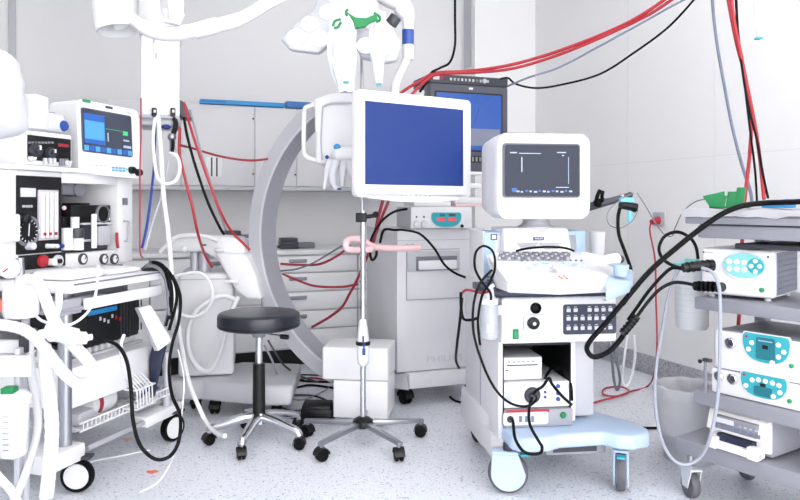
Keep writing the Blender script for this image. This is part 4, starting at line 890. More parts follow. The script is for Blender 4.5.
mb = MB(); pp = [(-.97, 4.2), (-.62, 4.0), (-.58, 4.05), (-.6, 4.3)]
ri = CF.world((math.cos(math.radians(212))*.85, 0, 0))
for (x, y) in ((-1.02, 3.86), (-.66, 3.75), (-1.15, 3.95), (-.68, 4.1)): 
    l = wl(Vector((x, y, 0))); caster(t, l.x, l.y, .035, .018, .4, z_top=.10)
MATS['bracket'] = MATS['offwhite']
# black tip
# ------------------------------------------------------------------ CEILING SUPPLY COLUMN
PF = Frame(*W(139.5, 80, 3.6)[:2], 17)
t = thing('ceiling_supply_column', 'white boxy supply column hanging from the ceiling with cables below', 'supply column', PF)
b = PF.on(180, 80)[0]; z0 = PF.on(160, 116)[2]; zj = PF.on(160, 35)[2]
mb = MB(); mb.box(.004, b, 0, .3, z0, zj-.003, 'white', .012); mb.box(b*.32, b*.35, -.003, 0, z0+.02, zj-.02, 'silver_label'); mb.box(.01, b-.006, .006, .3, zj-.004, zj+.004, 'grey'); mb.box(-.006, b+.006, -.004, .3, zj+.003, HC-.001, 'white', .012)
for px in (154, 156): c = PF.on(px, 37+8*(px-154), 0); mb.box(c[0]-.004, c[0]+.004, -.005, 0, c[2]-.03, c[2], 'print_grey')
mb.build('column', t); mb = MB(); z_ = PF.on(160, 125)[2]; mb.box(.0, b, .02, .28, z_, z0+.002, 'lightgrey', .006); mb.box(-.004, b*.96, -.01, .0, z0-.012, z0+.004, 'print_grey', .002); mb.build('bottom_tray', t)
for px, lab in ((154.5, 'left black gas outlet'), (173, 'right black gas outlet')):
    mb = MB(); k = PF.rect(px-2.5, 108.5, px+2.5, 117, 0); mb.box(k[0], k[1], -.03, 0, k[2], k[3], 'black', .005); mb.box(k[0]+.008, k[1]-.004, -.034, -.028, k[3]-.025, k[3]-.01, 'silver_label', .002); mb.build('outlet', t, lab)
mb = MB(); c = PF.on(172, 132, .02); mb.tube([PF.on(174, 118, .0), PF.on(176, 124, -.01), PF.on(174, 132, -.02), PF.on(172, 136, -.02)], .013, 'black', 8); mb.ball(PF.on(172, 137, -.02), .022, 'steel'); mb.tube([PF.on(172, 138, -.02), PF.on(172, 147, -.02), PF.on(171, 155, -.02)], [.014, .010], 'steel', 8); mb.tube([PF.on(173, 140, -.03), PF.on(173, 147, -.03), PF.on(172, 152, -.03)], .009, 'black', 8); mb.ball(PF.on(166, 127, .0), .016, 'labelblue', (1.6, 1, .8)); mb.build('gas_coupling', t, 'steel gas hose coupling')
mb = MB(); k = PF.rect(182, 101, 188, 118, .1); mb.hull([(b, .05, k[2]), (b+.06, .05, k[2]-.01), (b+.06, .2, k[2]-.01), (b, .2, k[2])], [(b, .05, k[3]), (b+.03, .05, k[3]-.02), (b+.03, .2, k[3]-.02), (b, .2, k[3])], 'bezel_dark', .005); mb.build('side_box', t, 'dark cable box on its right side')

# ceiling lamp with long bent arm
LF = Frame(*W(115, 20, 3.25)[:2], 0)
t = thing('examination_lamp', 'white cylindrical lamp housing on a curved arm, top left', 'lamp', LF)
ll = lambda x, y, Z: LF.loc(W(x, y, Z))
a = ll(103, -70, 3.25); bb = ll(118, 31, 3.22); d = (bb-a).normalized()
mb = MB(); mb.lathe([(.08, 0), (.09, .02), (.098, (bb-a).length-.01), (.095, (bb-a).length), (.087, (bb-a).length-.002), (.08, (bb-a).length-.06), (0, (bb-a).length-.07)], a, 'white', d, 36); mb.cyl(a+Vector((0, 0, -.02)), (a[0], a[1], HC-.001), .05, 'white'); mb.build('housing', t)
mb = MB(); mb.lathe([(.02, -.05), (.03, .0), (.045, .05), (.0, .052)], ll(125, 28, 3.2)-d*.04+Vector((-.03, 0, .02)), 'white', (.55, 0, -.8), 20); mb.build('inner_cone', t)
mb = MB(); mb.tube([ll(128, 16, 3.2), ll(138, 23, 3.15), ll(152, 31, 3.12), ll(172, 34, 3.1), ll(192, 31, 3.1), ll(215, 26, 3.1), ll(235, 21, 3.1), ll(252, 13, 3.1), ll(270, 2, 3.1), ll(292, -8, 3.1), ll(330, -18, 3.12)], [.027, .033, .032, .028, .028], 'white', 16); mb.cyl(ll(196, 31, 3.1), ll(218, 25, 3.1), .036, 'white'); mb.build('bent_arm', t)
mb = MB(); mb.hull([ll(160, 14, 3.2), ll(170, 22, 3.0), ll(184, 17, 3.05), ll(178, 8, 3.3)], [ll(158, -30, 3.2), ll(166, -30, 3.0), ll(185, -30, 3.05), ll(180, -30, 3.3)], 'white', .012, 3); mb.tube([ll(172, 24, 3.08), ll(174, 12, 3.08)], [.034, .05], 'white', 14); mb.cyl(ll(172, -28, 3.12), (ll(172, -28, 3.12)[0], ll(172, -28, 3.12)[1], HC-.001), .045, 'white'); mb.build('joint_hood', t)

# ------------------------------------------------------------------ ANAESTHESIA MACHINE
A = Frame(-1.29, 2.82, 73)
t = thing('anaesthesia_machine', 'white breathing machine on a wheeled frame with flow meters and drawers, left', 'anaesthesia machine', A)
BVv = .2; AU0, AU1 = A.on(3, 200, BVv)[0], A.on(133, 200, BVv)[0]
zT = A.on(40, 171, BVv)[2]; zB = A.on(60, 270, BVv)[2]; uo_0, uo_1 = A.on(62, 215, BVv)[0], A.on(118, 215, BVv)[0]; zo1, zo0 = A.on(90, 184, BVv)[2], A.on(90, 252, BVv)[2]
mb = MB(); ua = A.on(15, 200, BVv)[0]
mb.box(AU0, uo_0, BVv, .62, zB, zT, 'white', .008); mb.box(uo_1, AU1, BVv, .62, zB, zT, 'white', .008); mb.box(uo_0, uo_1, BVv, .62, zo1, zT, 'white', .004); mb.box(uo_0, uo_1, BVv, .62, zB, zo0, 'white', .004); mb.box(uo_0, uo_1, .58, .62, zo0, zo1, 'offwhite'); mb.box(AU0-.02, AU1+.02, BVv-.03, .62, zT, zT+.02, 'white', .006); mb.build('housing', t)
def arect(x0, y0, x1, y1, v=BVv): return A.rect(x0, y0, x1, y1, v)
mb = MB(); k = arect(15.5, 175, 60.5, 253); mb.box(k[0], k[1], BVv-.006, BVv, k[2], k[3]-.005, 'black', .002); fp = mb.build('flow_panel', t, 'black flow meter panel')
k = arect(37, 190, 57, 240, BVv-.006); mb = MB(); mb.box(k[0], k[1], BVv-.016, BVv-.006, k[2], k[3], 'lit_tube', .003); wd = (k[1]-k[0])
for i in range(4): x = k[0]+wd*(.15+.22*i); mb.cyl((x, BVv-.02, k[2]+.01), (x, BVv-.02, k[3]-.01), .007, 'white', n=10)
for i in range(3): x = k[0]+wd*(.12+.28*i); mb.box(x, x+.012, BVv-.03, BVv-.026, k[2]+.02, k[2]+.032, 'red_deep')
mb.build('flow_tube_window', fp, 'lit glass flow tubes')
mb = MB(); k = arect(20, 188, 35, 197, BVv-.006); mb.box(k[0], k[1], BVv-.012, BVv-.005, k[2], k[3], 'silver_label', .002); mb.build('digital_display', fp); mb = MB()
for i in range(4): c = A.on(22+i*2.6, 206, BVv-.006); mb.box(c[0], c[0]+.008, BVv-.012, BVv-.005, c[2]-.006, c[2]+.004, 'print_grey')
mb.build('indicator_row', fp)
mb = MB(); c = A.on(27, 231, BVv-.006); mb.lathe([(.062, 0), (.062, .008), (.054, .01), (.05, .006), (0, .006)], c, 'midgrey', (0, -1, 0), 32); mb.lathe([(.049, .0065), (.0, .007)], c, 'black', (0, -1, 0), 32)
for i in range(16):
    a_ = 2*PI*i/16; d_ = Vector((math.cos(a_), 0, math.sin(a_))); mb.cyl(c+d_*.039+Vector((0, -.008, 0)), c+d_*.046+Vector((0, -.008, 0)), .0018, 'white', n=6)
mb.cyl(c+Vector((0, -.009, -.02)), c+Vector((.004, -.009, .035)), .002, 'white', n=6); mb.build('pressure_gauge', fp, 'round black dial')
mb = MB()
for px, py, m_, r_ in ((28, 246, 'silver_label', .016), (22, 219, 'black', .022), (47, 246, 'white', .010), (52, 246, 'white', .010), (57, 246, 'blue', .010)): c = A.on(px, py, BVv-.006); mb.lathe([(r_, 0), (r_*.9, .03), (r_*.6, .034)], c, m_, (0, -1, 0), 18)
build_each(mb, 'knob', fp)
mb = MB(); k = arect(7, 214, 21, 242, BVv-.05); mb.box(k[0], k[1], BVv-.05, BVv-.012, k[2], k[3], 'white', .008); mb.build('side_module', t)
mb = MB(); k = arect(18, 254, 62, 268); mb.box(k[0], k[1], BVv-.02, BVv, k[2], k[3], 'black', .003); ls = mb.build('gas_strip', t, 'black strip with gas knobs')
mb = MB(); c = A.on(42, 261, BVv-.02); mb.lathe([(.026, 0), (.024, .014), (.018, .017)], c, 'red', (0, -1, 0), 20); mb.build('knob', ls, 'red gas knob'); mb = MB(); c = A.on(57, 261, BVv-.02); mb.lathe([(.026, 0), (.026, .01), (.022, .014), (.016, .01)], c, 'silver_label', (0, -1, 0), 20); mb.cyl(c, c+Vector((0, -.02, 0)), .010, 'black'); mb.build('knob', ls, 'silver ringed knob'); mb = MB(); c = A.on(48, 262, BVv-.02); mb.cyl(c, c+Vector((0, -.035, -.0)), .015, 'white'); mb.build('knob', ls, 'white knob')
for px, py in ((82, 259), (103, 259), (113.5, 259)):
    mb = MB(); c = A.on(px, py, BVv); mb.lathe([(.025, 0), (.025, .01), (.02, .014), (.018, .009), (0, .009)], c, 'darkgrey', (0, -1, 0), 24); mb.lathe([(.018, .0095), (0, .0105)], c, 'manometer', (0, -1, 0), 20); mb.cyl(c+Vector((0, -.015, 0)), c+Vector((.01, -.015, .012)), .002, 'black', n=6); mb.build('dial', t, 'small dark rimmed dial')
# absorber / ventilator inside opening
mb = MB(); k = arect(71, 205, 111, 223, .21); mb.box(k[0], k[1], .21, .42, k[2], k[3], 'black', .006); k2 = arect(81, 223, 108, 240, .23); mb.box(k2[0], k2[1], .23, .42, k2[2]-.05, k2[3], 'darkgrey', .006); k2 = arect(80, 203, 90, 206, .23); mb.box(k2[0], k2[1], .23, .33, k2[2], k2[3], 'black', .003)
c = A.on(102, 214, .21); mb.lathe([(.045, 0), (.045, .008), (.038, .012), (.036, .006), (0, .006)], c, 'midgrey', (0, -1, 0), 24); mb.lathe([(.035, .007), (0, .008)], c, 'black', (0, -1, 0), 24)
c = A.on(108, 214, .21); mb.box(c[0]-.004, c[0]+.004, .202, .209, c[2]-.03, c[2]+.02, 'white'); ab = mb.build('vaporizer', t, 'black vaporizer block with dial')
mb = MB(); k = arect(82, 222.5, 112, 224.5, .205); mb.box(k[0], k[1], .2, .23, k[2], k[3], 'silver_label', .002); k = arect(82, 239.5, 96, 241.5, .205); mb.box(k[0], k[1], .2, .24, k[2], k[3], 'silver_label', .002); k = arect(97, 226, 109, 245, .20); mb.rr(k[0], k[1], k[2], k[3], .19, .23, .015, 'lightgrey', .006); mb.build('bracket', ab)
mb = MB(); c0 = A.on(66, 189.5, .25); mb.box(c0[0]-.03, c0[0]+.05, .24, .3, c0[2]-.025, c0[2]+.025, 'midgrey', .01); mb.cyl((c0[0]+.06, .23, c0[2]), (c0[0]+.06, .3, c0[2]), .03, 'midgrey', n=20); mb.build('vent_head', t, 'dark grey outlet fitting')
mb = MB(); 
for px, py0, py1, r_, vv in ((94, 214, 248, .012, .16), (75, 217, 228, .018, .2), (67, 228, 250, .026, .22), (78, 238, 250, .024, .2)): mb.cyl(A.on(px, py1, vv), A.on(px, py0, vv), r_, 'white', n=16)
c = A.on(64, 208, BVv+.02); mb.ball(c, .010, 'pink'); build_each(mb, 'white_fitting', t)
mb = MB(); c = A.on(77, 233, .2); mb.lathe([(.03, -.02), (.03, .02)], c, 'darkgrey', (0, 0, 1), 20); c = A.on(75, 221, .23); mb.box(c[0]-.07, c[0]+.03, .23, .3, c[2]-.03, c[2]+.02, 'black', .004); mb.build('elbow', t)
mb = MB(); c = A.on(117, 238, BVv-.02); mb.tube([A.on(117, 233, .19), A.on(117, 240, .18), A.on(118, 248, .18)], .007, 'red', 8); mb.build('red_tag', t, 'red tag')
mb = MB(); k = arect(122, 198, 126, 205); mb.box(k[0], k[1], BVv-.012, BVv, k[2], k[3], 'midgrey', .003); mb.tube([A.on(x, y, BVv-(.02 if i in (1, 2, 3) else 0)) for i, (x, y) in enumerate(((124, 221), (124, 221), (129, 221), (129, 241), (124, 241)))], .005, 'dull_steel', 8, 0); mb.build('side_handle', t)
# table top and shelf
def slab(pz, pts, v0, v1, th, m, name, label=None, bev=.005):
    mb = MB(); mb.box(pts[0], pts[1], v0, v1, pz-th, pz, m, bev); return mb.build(name, t, label)
tu0, tu1 = A.on(70, 287, -.12)[0], A.on(163, 278, -.12)[0]; tz = .5*(A.on(80, 281, -.12)[2]+A.on(150, 274, -.12)[2])
mb = MB(); mb.box(tu0, tu1, -.12, .62, tz-.038, tz, 'white', .006); mb.box(tu0+.02, tu1-.004, -.1235, -.118, tz-.008, tz-.002, 'midgrey'); mb.build('table', t, 'white writing table')
sz_ = .5*(A.on(90, 304, -.10)[2]+A.on(155, 292, -.10)[2]); su0 = A.on(86, 305, -.1)[0]; su1 = A.on(162, 293, -.1)[0]
mb = MB(); mb.box(su0, su1, -.1, -.085, sz_-.02, sz_+.025, 'white', .004); mb.box(su0-.15, su1, -.085, .6, sz_-.02, sz_-.005, 'grey', .002); mb.box(su0-.15, su0, -.08, -.06, sz_-.03, sz_+.03, 'dull_steel', .003); mb.build('pull_out_shelf', t)
mb = MB(); mb.box(su0+.05, su1-.1, .0, .5, sz_-.004, sz_+.05, 'midgrey', .01); mb.box(su0+.02, su1-.3, -.06, .3, sz_+.0, sz_+.02, 'silver_label', .004); mb.build('tray_contents', t)
# rear frame
mb = MB(); mb.box(AU0+.05, AU1-.02, .56, .62, .12, zB, 'lightgrey', .004); mb.build('rear_panel', t)
# lower drawer block
du0, du1 = A.on(66, 375, .0)[0], A.on(160, 355, .0)[0]
dz1 = .5*(A.on(75, 365, 0)[2]+A.on(150, 347, 0)[2]); dz0 = .5*(A.on(75, 402, 0)[2]+A.on(154, 384, 0)[2])
mb = MB(); mb.box(du0, du1, 0, .5, dz0, dz1, 'white', .008); db = mb.build('drawer', t, 'deep white drawer'); mb = MB(); k = A.rect(149, 365, 152, 371, 0); mb.box(k[0], k[1], -.003, 0, k[2], k[3], 'orange'); mb.box(k[0]+.003, k[1]-.003, -.004, 0, k[2]+.003, k[3]-.003, 'white'); mb.build('sticker', db)
mb = MB(); mb.box(du0+.05, du1-.02, .12, .45, dz1+.001, dz1+.03, 'white', .006)
for i in range(11): mb.box(du0+.08+i*.04, du0+.098+i*.04, .10, .122, dz1+.0, dz1+.035, 'white', .003)
mb.box(du0+.05, du1-.02, .08, .1, dz1+.0, dz1+.012, 'lightgrey', .002); mb.build('rack_strip', t)
# legs, rail, feet
mb = MB(); c = A.on(65, 400, .02); mb.cyl((c[0], .02, .15), (c[0], .02, tz-.04), .026, 'steel', n=20); mb.build('leg', t); mb = MB(); mb.cyl((.6, .02, .15), (.6, .02, dz0+.1), .02, 'dull_steel'); mb.build('leg', t)
mb = MB(); mb.box(-.2, .0, -.03, .07, .13, .20, 'white', .01); mb.box(.40, .68, -.02, .07, .13, .18, 'white', .008); mb.box(-.1, .02, .04, .6, .13, .19, 'offwhite', .008); mb.box(.58, .66, .04, .6, .13, .18, 'offwhite', .008); mb.tube([(.04, .0, .155), (.58, 0, .155)], .012, 'dull_steel', 10, 0); mb.tube([(0, .55, .155), (.6, .55, .155)], .012, 'dull_steel', 10, 0); mb.build('foot_frame', t)
for x, y, yw in ((-.012, .0, -1.25), (.62, .0, -.2), (.0, .55, -1.0), (.62, .55, -.4)):
    mb = MB(); R = .066; ax = Vector((math.sin(yw), -math.cos(yw), 0)); yw2 = math.atan2(ax.y, ax.x); o_ = Vector((x, y, R))
    mb.lathe([(R*.75, -.016), (R*.93, -.018), (R, -.009), (R, .009), (R*.93, .018), (R*.75, .016)], o_, 'rubber', ax, 32); mb.lathe([(0, -.021), (R*.72, -.021), (R*.78, -.015), (R*.78, .015), (R*.72, .021), (0, .021)], o_, 'white', ax, 28)
    M = Matrix.Translation((x, y, 0)) @ Matrix.Rotation(yw2, 4, 'Z'); mb.box(-.026, .026, -R*1.0, R*.9, R*2.02, R*2.25, 'darkgrey', .006, M=M); mb.box(-.02, .02, -R*1.35, -R*.9, R*2.0, R*2.2, 'black', .004, M=M); mb.build('caster', t)
# bottom wire shelf
mb = MB(); wz = .235
for i in range(24): x = .02+i*.024; mb.tube([(x, .0, wz+.03), (x, .0, wz), (x, .5, wz)], .003, 'white', 6, 0)
for y in (.0, .12, .25, .38, .5): mb.tube([(0, y, wz), (.6, y, wz)], .004, 'white', 6, 0)
mb.tube([(0, 0, wz+.032), (.6, 0, wz+.032)], .004, 'white', 6, 0)
mb.box(0, .6, .02, .5, wz-.004, wz-.002, 'offwhite'); mb.build('wire_shelf', t)
mb = MB()
for i in range(6): x = A.on(137+i*3, 385, -.06)[0]; mb.tube([(x, -.0, dz0+.05), (x, -.06, dz0), (x+.005, -.06, dz0-.085), (x, .0, dz0-.085)], .0035, 'white', 6, 0)
xa = A.on(136, 385, -.06)[0]; xb = A.on(155, 385, -.06)[0]
for z in (dz0-.0, dz0-.085): mb.tube([(xa, 0, z), (xa, -.06, z), (xb, -.06, z), (xb, 0, z)], .004, 'white', 6, 0)
mb.build('wire_basket', t, 'small white wire basket')
# vent box on shelf above drawer
o_ = A.world((A.on(86, 330, .06)[0], .06, 0)); F = Frame(o_.x, o_.y, 73); tv = thing('ventilator_module', 'black electronic module with bright blue band under the writing table', 'ventilator', F)
wv = F.on(139, 325, 0)[0]; z0 = dz1+.046; z1 = sz_-.035
mb = MB(); mb.box(0, wv, 0, .35, z0, z1, 'black', .008); mb.box(.0, wv, .05, .3, dz1+.031, z0, 'darkgrey'); mb.build('housing', tv); mb = MB(); mb.box(.01, wv*.55, -.003, .0, z1-.045, z1-.025, 'sky'); mb.build('band', tv, 'bright blue band')
mb = MB()
for i in range(6):
    mb.box(.08+i*.025, .088+i*.025, -.004, 0, z1-.075-.01*(i % 3), z1-.06-.01*(i % 3), 'red' if i > 3 else 'silver_label')
for i in range(8): x = wv*.62+i*.02; mb.box(x, x+.008, -.004, 0, z0+.02, z1-.02, 'darkgrey', .002)
build_each(mb, 'control', tv)
# top instruments
TZ = zT+.021
o_ = A.world((A.on(15, 150, .2)[0], .2, 0)); F = Frame(o_.x, o_.y, 70); tt = thing('gas_analyser', 'white box instrument with black dial panel, left of the patient monitor', 'medical device', F)
wv = F.on(72, 150, 0)[0]; z1 = F.on(45, 132, 0)[2]
mb = MB(); mb.box(0, wv, 0, .3, TZ, z1, 'white', .008); mb.box(-.0, wv, .01, .3, z1, z1+.004, 'grey', .001); mb.build('housing', tt)
k = F.rect(27, 137, 70, 166, 0); mb = MB(); mb.box(k[0], k[1], -.006, 0, TZ+.02, k[3], 'black', .003); pn = mb.build('panel', tt, 'black control panel')
mb = MB()
for px, py, r_ in ((35, 150, .030), (50, 153, .024), (30, 159, .012), (66, 163, .012)): c = F.on(px, py, -.006); mb.lathe([(r_, 0), (r_*.9, .014), (r_*.55, .016), (r_*.5, .028), (0, .028)], c, 'darkgrey' if r_ > .02 else 'silver_label', (0, -1, 0), 20); mb.box(c[0]-.003, c[0]+.003, -.038, -.03, c[2], c[2]+r_*.6, 'white')
for px in (44, 49, 53): c = F.on(px, 161, -.006); mb.box(c[0]-.007, c[0]+.007, -.018, -.006, c[2]-.012, c[2]+.012, 'silver_label', .002)
build_each(mb, 'knob', pn); mb = MB(); c = F.rect(58, 144, 68, 147, -.006); mb.box(c[0], c[1], -.009, -.005, c[2], c[3], 'red_deep')
for i in range(4): c = F.on(59+2.4*i, 161, -.006); mb.box(c[0], c[0]+.007, -.012, -.005, c[2]-.02, c[2]+.01, 'shade_grey')
for i in range(8): c = F.on(28+3.3*i, 142.5, -.006); mb.box(c[0], c[0]+.012, -.008, -.005, c[2]-.004, c[2]+.004, 'shade_grey')
build_each(mb, 'indicator', pn)
# patient monitor
o_ = W(74, 140, 2.98); F = Frame(o_.x, o_.y, 50); F = Frame(*W(79, 140, 3.08)[:2], 58)
tm = thing('patient_monitor', 'white patient monitor with curved screen on top of the breathing machine', 'monitor', F)
wv = F.on(141, 140, 0)[0]; z1a = F.on(108, 104, 0)[2]; z0a = F.on(108, 176, 0)[2]
mb = MB(); rs = [[(p[0], v, p[1]) for p in rrpts(x0_, x1_, za_, zb_2, r_)] for v, x0_, x1_, za_, zb_2, r_ in ((.0, .006, wv-.006, z0a+.006, z1a-.006, .02), (-.006, .0+.012, wv-.012, z0a+.01, z1a-.012, .02), (.0, 0, wv, z0a, z1a, .025), (.03, 0, wv, z0a, z1a, .025), (.12, .0, wv-.02, z0a+.03, z1a, .018), (.2, .0, wv-.06, z0a+.1, z1a, .018))[2:]]
mb.rings(rs, 'white'); mh = mb.build('housing', tm)
mb = MB(); k = F.rect(83, 110, 133, 155, -.001); z_a = .5*(F.on(83, 151, 0)[2]+F.on(133, 158, 0)[2]); z_b = .5*(F.on(83, 107, 0)[2]+F.on(133, 116, 0)[2]); mb.rr(k[0], k[1], z_a, z_b, -.006, .001, .01, 'bezel_dark'); mb.rr(k[0]+.005, k[1]-.005, z_a+.005, z_b-.005, -.009, -.004, .008, 'screen_mon'); sc = mb.build('screen', tm, 'dark screen with blue window and waveforms')
w_, h_ = k[1]-k[0], z_b-z_a; bx = lambda a0, a1, b0, b1, m_, mbb, y=-.0105: mbb.box(k[0]+w_*a0, k[0]+w_*a1, y, -.008, z_a+h_*b0, z_a+h_*b1, m_)
mb = MB(); bx(.03, .43, .2, .88, 'ui_blue', mb); bx(.04, .42, .3, .72, 'ui_cyan', mb, -.0112); bx(.45, .78, .587, .593, 'ui_green', mb); bx(.80, .9, .5, .6, 'ui_green', mb); bx(.80, .92, .36, .4, 'ui_white', mb); bx(.8, .96, .2, .26, 'ui_white', mb); bx(.48, .5, .3, .5, 'ui_white', mb)
for i in range(9): bx(.02+i*.108, .11+i*.108, .03, .15, 'ui_blue' if i % 2 else 'ui_cyan', mb)
mb.build('readout', sc)
mb = MB()
for i in range(4): c = F.on(112+i*3.6, 167.5, 0); mb.box(c[0], c[0]+.014, -.004, .001, c[2]-.004, c[2]+.004, 'ui_cyan', .001); mb.box(c[0], c[0]+.014, -.004, .001, c[2]-.016, c[2]-.008, 'ui_cyan', .001)
for i in range(5): c = F.on(92+i*4, 166, 0); mb.box(c[0], c[0]+.012, -.003, .001, c[2]-.003, c[2]+.003, 'print_grey', .001)
c = F.on(126, 168.5, 0); mb.box(c[0], c[0]+.014, -.004, .001, c[2]-.004, c[2]+.004, 'ui_green')
build_each(mb, 'soft_key', tm); mb = MB()
for px, py in ((131.5, 169), (138, 171)): c = F.on(px, py, 0); mb.lathe([(.018, 0), (.016, .02), (.006, .022)], c, 'black', (0, -1, 0), 18)
build_each(mb, 'knob', tm, 'black rotary knobs'); mb = MB(); c = F.rect(85, 100.5, 93, 103.5, 0); mb.rr(c[0], c[1], c[2], c[3], -.003, .001, .004, 'labelgreen'); c = F.rect(108, 106, 115, 108.5, 0); mb.box(c[0], c[1], -.003, .001, c[2], c[3], 'darkgrey'); c = F.rect(130, 111, 134, 112.5, 0); mb.box(c[0], c[1], -.002, .001, c[2], c[3], 'print_grey'); mb.build('badge', tm, 'small green maker badge')
mb = MB(); mb.box(.08, wv-.1, .04, .24, TZ, z0a+.01, 'offwhite', .006); mb.build('foot', tm)
for o_c in list(tm.children):
    for o_d in [o_c]+list(o_c.children):
        for vv_ in o_d.data.vertices:
            if o_c.name != 'foot' and vv_.co.z > z0a: vv_.co.y += (vv_.co.z-z0a)*.06
            if o_c.name.split('.')[0] != 'foot': vv_.co.z -= (vv_.co.x-wv*.5)*.05
# white packs and louvred box on gas analyser
mb = MB(); c0 = W(52, 128, 2.85); 
F2 = Frame(c0.x, c0.y, 70); zA = F.on(45, 132, 0)[2]
zAn = z1+.005
zAn = bpy.data.objects['gas_analyser'].children[0].data and (max(v.co.z for v in bpy.data.objects['gas_analyser'].children[0].data.vertices))+.001
mb = MB(); ga = bpy.data.objects['gas_analyser']; GF = Frame(ga.location.x, ga.location.y, 70)
a_, b_ = GF.on(36, 125, .03)[0], GF.on(67, 125, .03)[0]
mb.box(a_, b_, .03, .16, zAn, zAn+.085, 'plastic', .02, 3); pk = in_frame(mb.build('gauze_pack'), GF, 'white soft pack with blue round seal on the gas analyser', 'pack')
mb = MB(); c = GF.on(64, 128, .03); mb.lathe([(.024, 0), (.022, .006), (0, .007)], (c[0], .032, zAn+.035), 'band', (0, -1, 0), 20); sl = mb.build('seal', None); l_ = sl.location.copy(); sl.location = GF.world(l_); sl.rotation_euler = (0, 0, GF.a); bpy.context.view_layer.update(); mw = sl.matrix_world.copy(); sl.parent = pk; sl.matrix_parent_inverse = pk.matrix_basis.inverted(); sl['label'] = 'round blue seal'
mb = MB(); a_, b_ = GF.on(40, 110, .19)[0], GF.on(62, 110, .19)[0]
mb.box(a_-.02, b_, .19, .32, zAn, zAn+.12, 'white', .008)
for i in range(3): mb.box(a_-.0, b_-.0, .187, .19, zAn+.085+.012*i, zAn+.089+.012*i, 'grey')
in_frame(mb.build('louvred_box'), GF, 'white louvred box behind the soft pack', 'box')
# plastic bag/cover top-left
def blob(name, label, cat, pts, Z, dep, m, bev=.03):
    mb = MB(); a = [W(x, y, Z) for x, y in pts]; c = sum(a, Vector())/len(a); rs = []
    for k_, (s, dy) in enumerate(((.55, -dep*.5), (.86, -dep*.4), (.97, -dep*.2), (1, 0), (.97, dep*.2), (.86, dep*.4), (.55, dep*.5))):
        P_ = smooth_path(a+[a[0]], 3)[:-1]; rs.append([c+(p-c)*(s*(1+.015*math.sin(i*1.7+k_)))+Vector((0, dy+.008*math.sin(i*1.1), 0)) for i, p in enumerate(P_)])
    mb.rings(rs, m); return tag(mb.build(name), label, cat)
blob('plastic_cover', 'tall white plastic cover bulging at the left frame edge', 'cover', [(-25, 46), (-8, 50), (2, 50), (8, 56), (12, 72), (14, 88), (15, 102), (17, 120), (16, 132), (-5, 140), (-30, 136), (-32, 90)], 2.45, .22, 'plastic')
mb = MB(); GFz = zAn; a_ = W(24, 108, 2.62); mb.box(a_.x-.02, a_.x+.045, a_.y, a_.y+.1, EYE-(128-Y0)/FPX*2.62, a_.z+.055, 'white', .008); tag(mb.build('white_bottle_box'), 'small white upright box between plastic cover and analyser', 'box')
# clutter on writing table
mb = MB(); q = [A.onz(x, y, tz+.002) for x, y in ((75, 281), (120, 275), (112, 268), (78, 272))]; 
def oncf(name, label, cat, x0, x1, v0, v1, h_, m_, z=None, bev=.01):
    mb = MB(); zz = (tz if z is None else z)+.002; mb.box(x0, x1, v0, v1, zz, zz+h_, m_, bev); return in_frame(mb.build(name), A, label, cat)
oncf('folded_towel', 'folded white towel on the near end of the writing table', 'towel', tu0+.06, tu0+.26, -.06, .12, .035, 'cloth', bev=.015)
oncf('instrument_tray', 'low white instrument tray in the middle of the writing table', 'tray', tu0+.29, tu0+.5, -.05, .14, .022, 'white')
# black cable tangle on the table's far end
def tangle():
    mb = MB(); random.seed(3)
    for i in range(6):
        a0 = (150+random.uniform(-4, 2), 268+random.uniform(-3, 2)); pts = [(a0[0]-5, a0[1]+3, 3.15), (a0[0]+3, a0[1]-4+i*.4, 3.12), (a0[0]+14, a0[1]+1, 3.1), (a0[0]+19+i*.8, a0[1]+16, 3.08), (a0[0]+21+i*.7, a0[1]+34, 3.08), (a0[0]+22-i, a0[1]+48+i*3, 3.06)]
        mb.tube([W(*p) for p in pts], .007, 'rubber' if i % 3 else 'midgrey', 8)
    mb.ball(W(152, 270, 3.14), .03, 'black', (1.4, 1, .6)); return tag(mb.build('cable_bundle'), 'bundle of black sensor cables hanging over the far table end', 'cable')
tangle()
# card rack slanted
mb = MB()
for i in range(7):
    o0 = Vector((.0, .02*i, 0)); 
    q = [(138, 308), (150, 305), (172, 341), (158, 351)]
    z_ = 3.08+.02*i; a_ = [W(x+i*-.6, y, z_) for x, y in q]; mb.hull(a_, [p+Vector((0, .008, 0)) for p in a_], 'white' if i % 2 == 0 else 'print_grey', .001, 1)
rk = tag(mb.build('chart_holder'), 'tilted stack of white chart cards at the table end', 'cards')
mb = MB(); a_ = [W(x, y, 3.22) for x, y in ((152, 345), (167, 340), (158, 375), (153, 398), (149, 398), (149, 360))]; mb.hull(a_, [p+Vector((0, .03, 0)) for p in a_], 'navy', .004); tag(mb.build('folder'), 'dark blue folder standing behind the white drawer', 'folder')
# things on the wire shelf
mb = MB(); mb.lathe([(.01, -.09), (.052, -.08), (.058, 0), (.052, .06), (.02, .075), (.018, .1), (0, .1)], A.world((A.on(98, 402, .1)[0], .1, wz+.062)), 'milky', (.3, .95, 0), 24); mb.lathe([(.0575, -.05), (.06, -.04), (.0585, -.03)], A.world((A.on(98, 402, .1)[0], .1, wz+.062)), 'red_deep', (.3, .95, 0), 24); tag(mb.build('resuscitator_bag'), 'milky round bottle with dark red ring on the wire shelf', 'bottle')
mb = MB(); mb.lathe([(.0, -.07), (.04, -.06), (.045, 0), (.03, .06), (0, .065)], A.world((.5, .14, wz+.05)), 'clear', (.3, .95, .1), 20); mb.tube([A.world((.44, .05, wz+.02)), A.world((.5, .03, wz+.06)), A.world((.57, .05, wz+.03))], .008, 'labelblue', 8); tag(mb.build('breathing_mask'), 'clear breathing mask at far end of the wire shelf', 'mask')
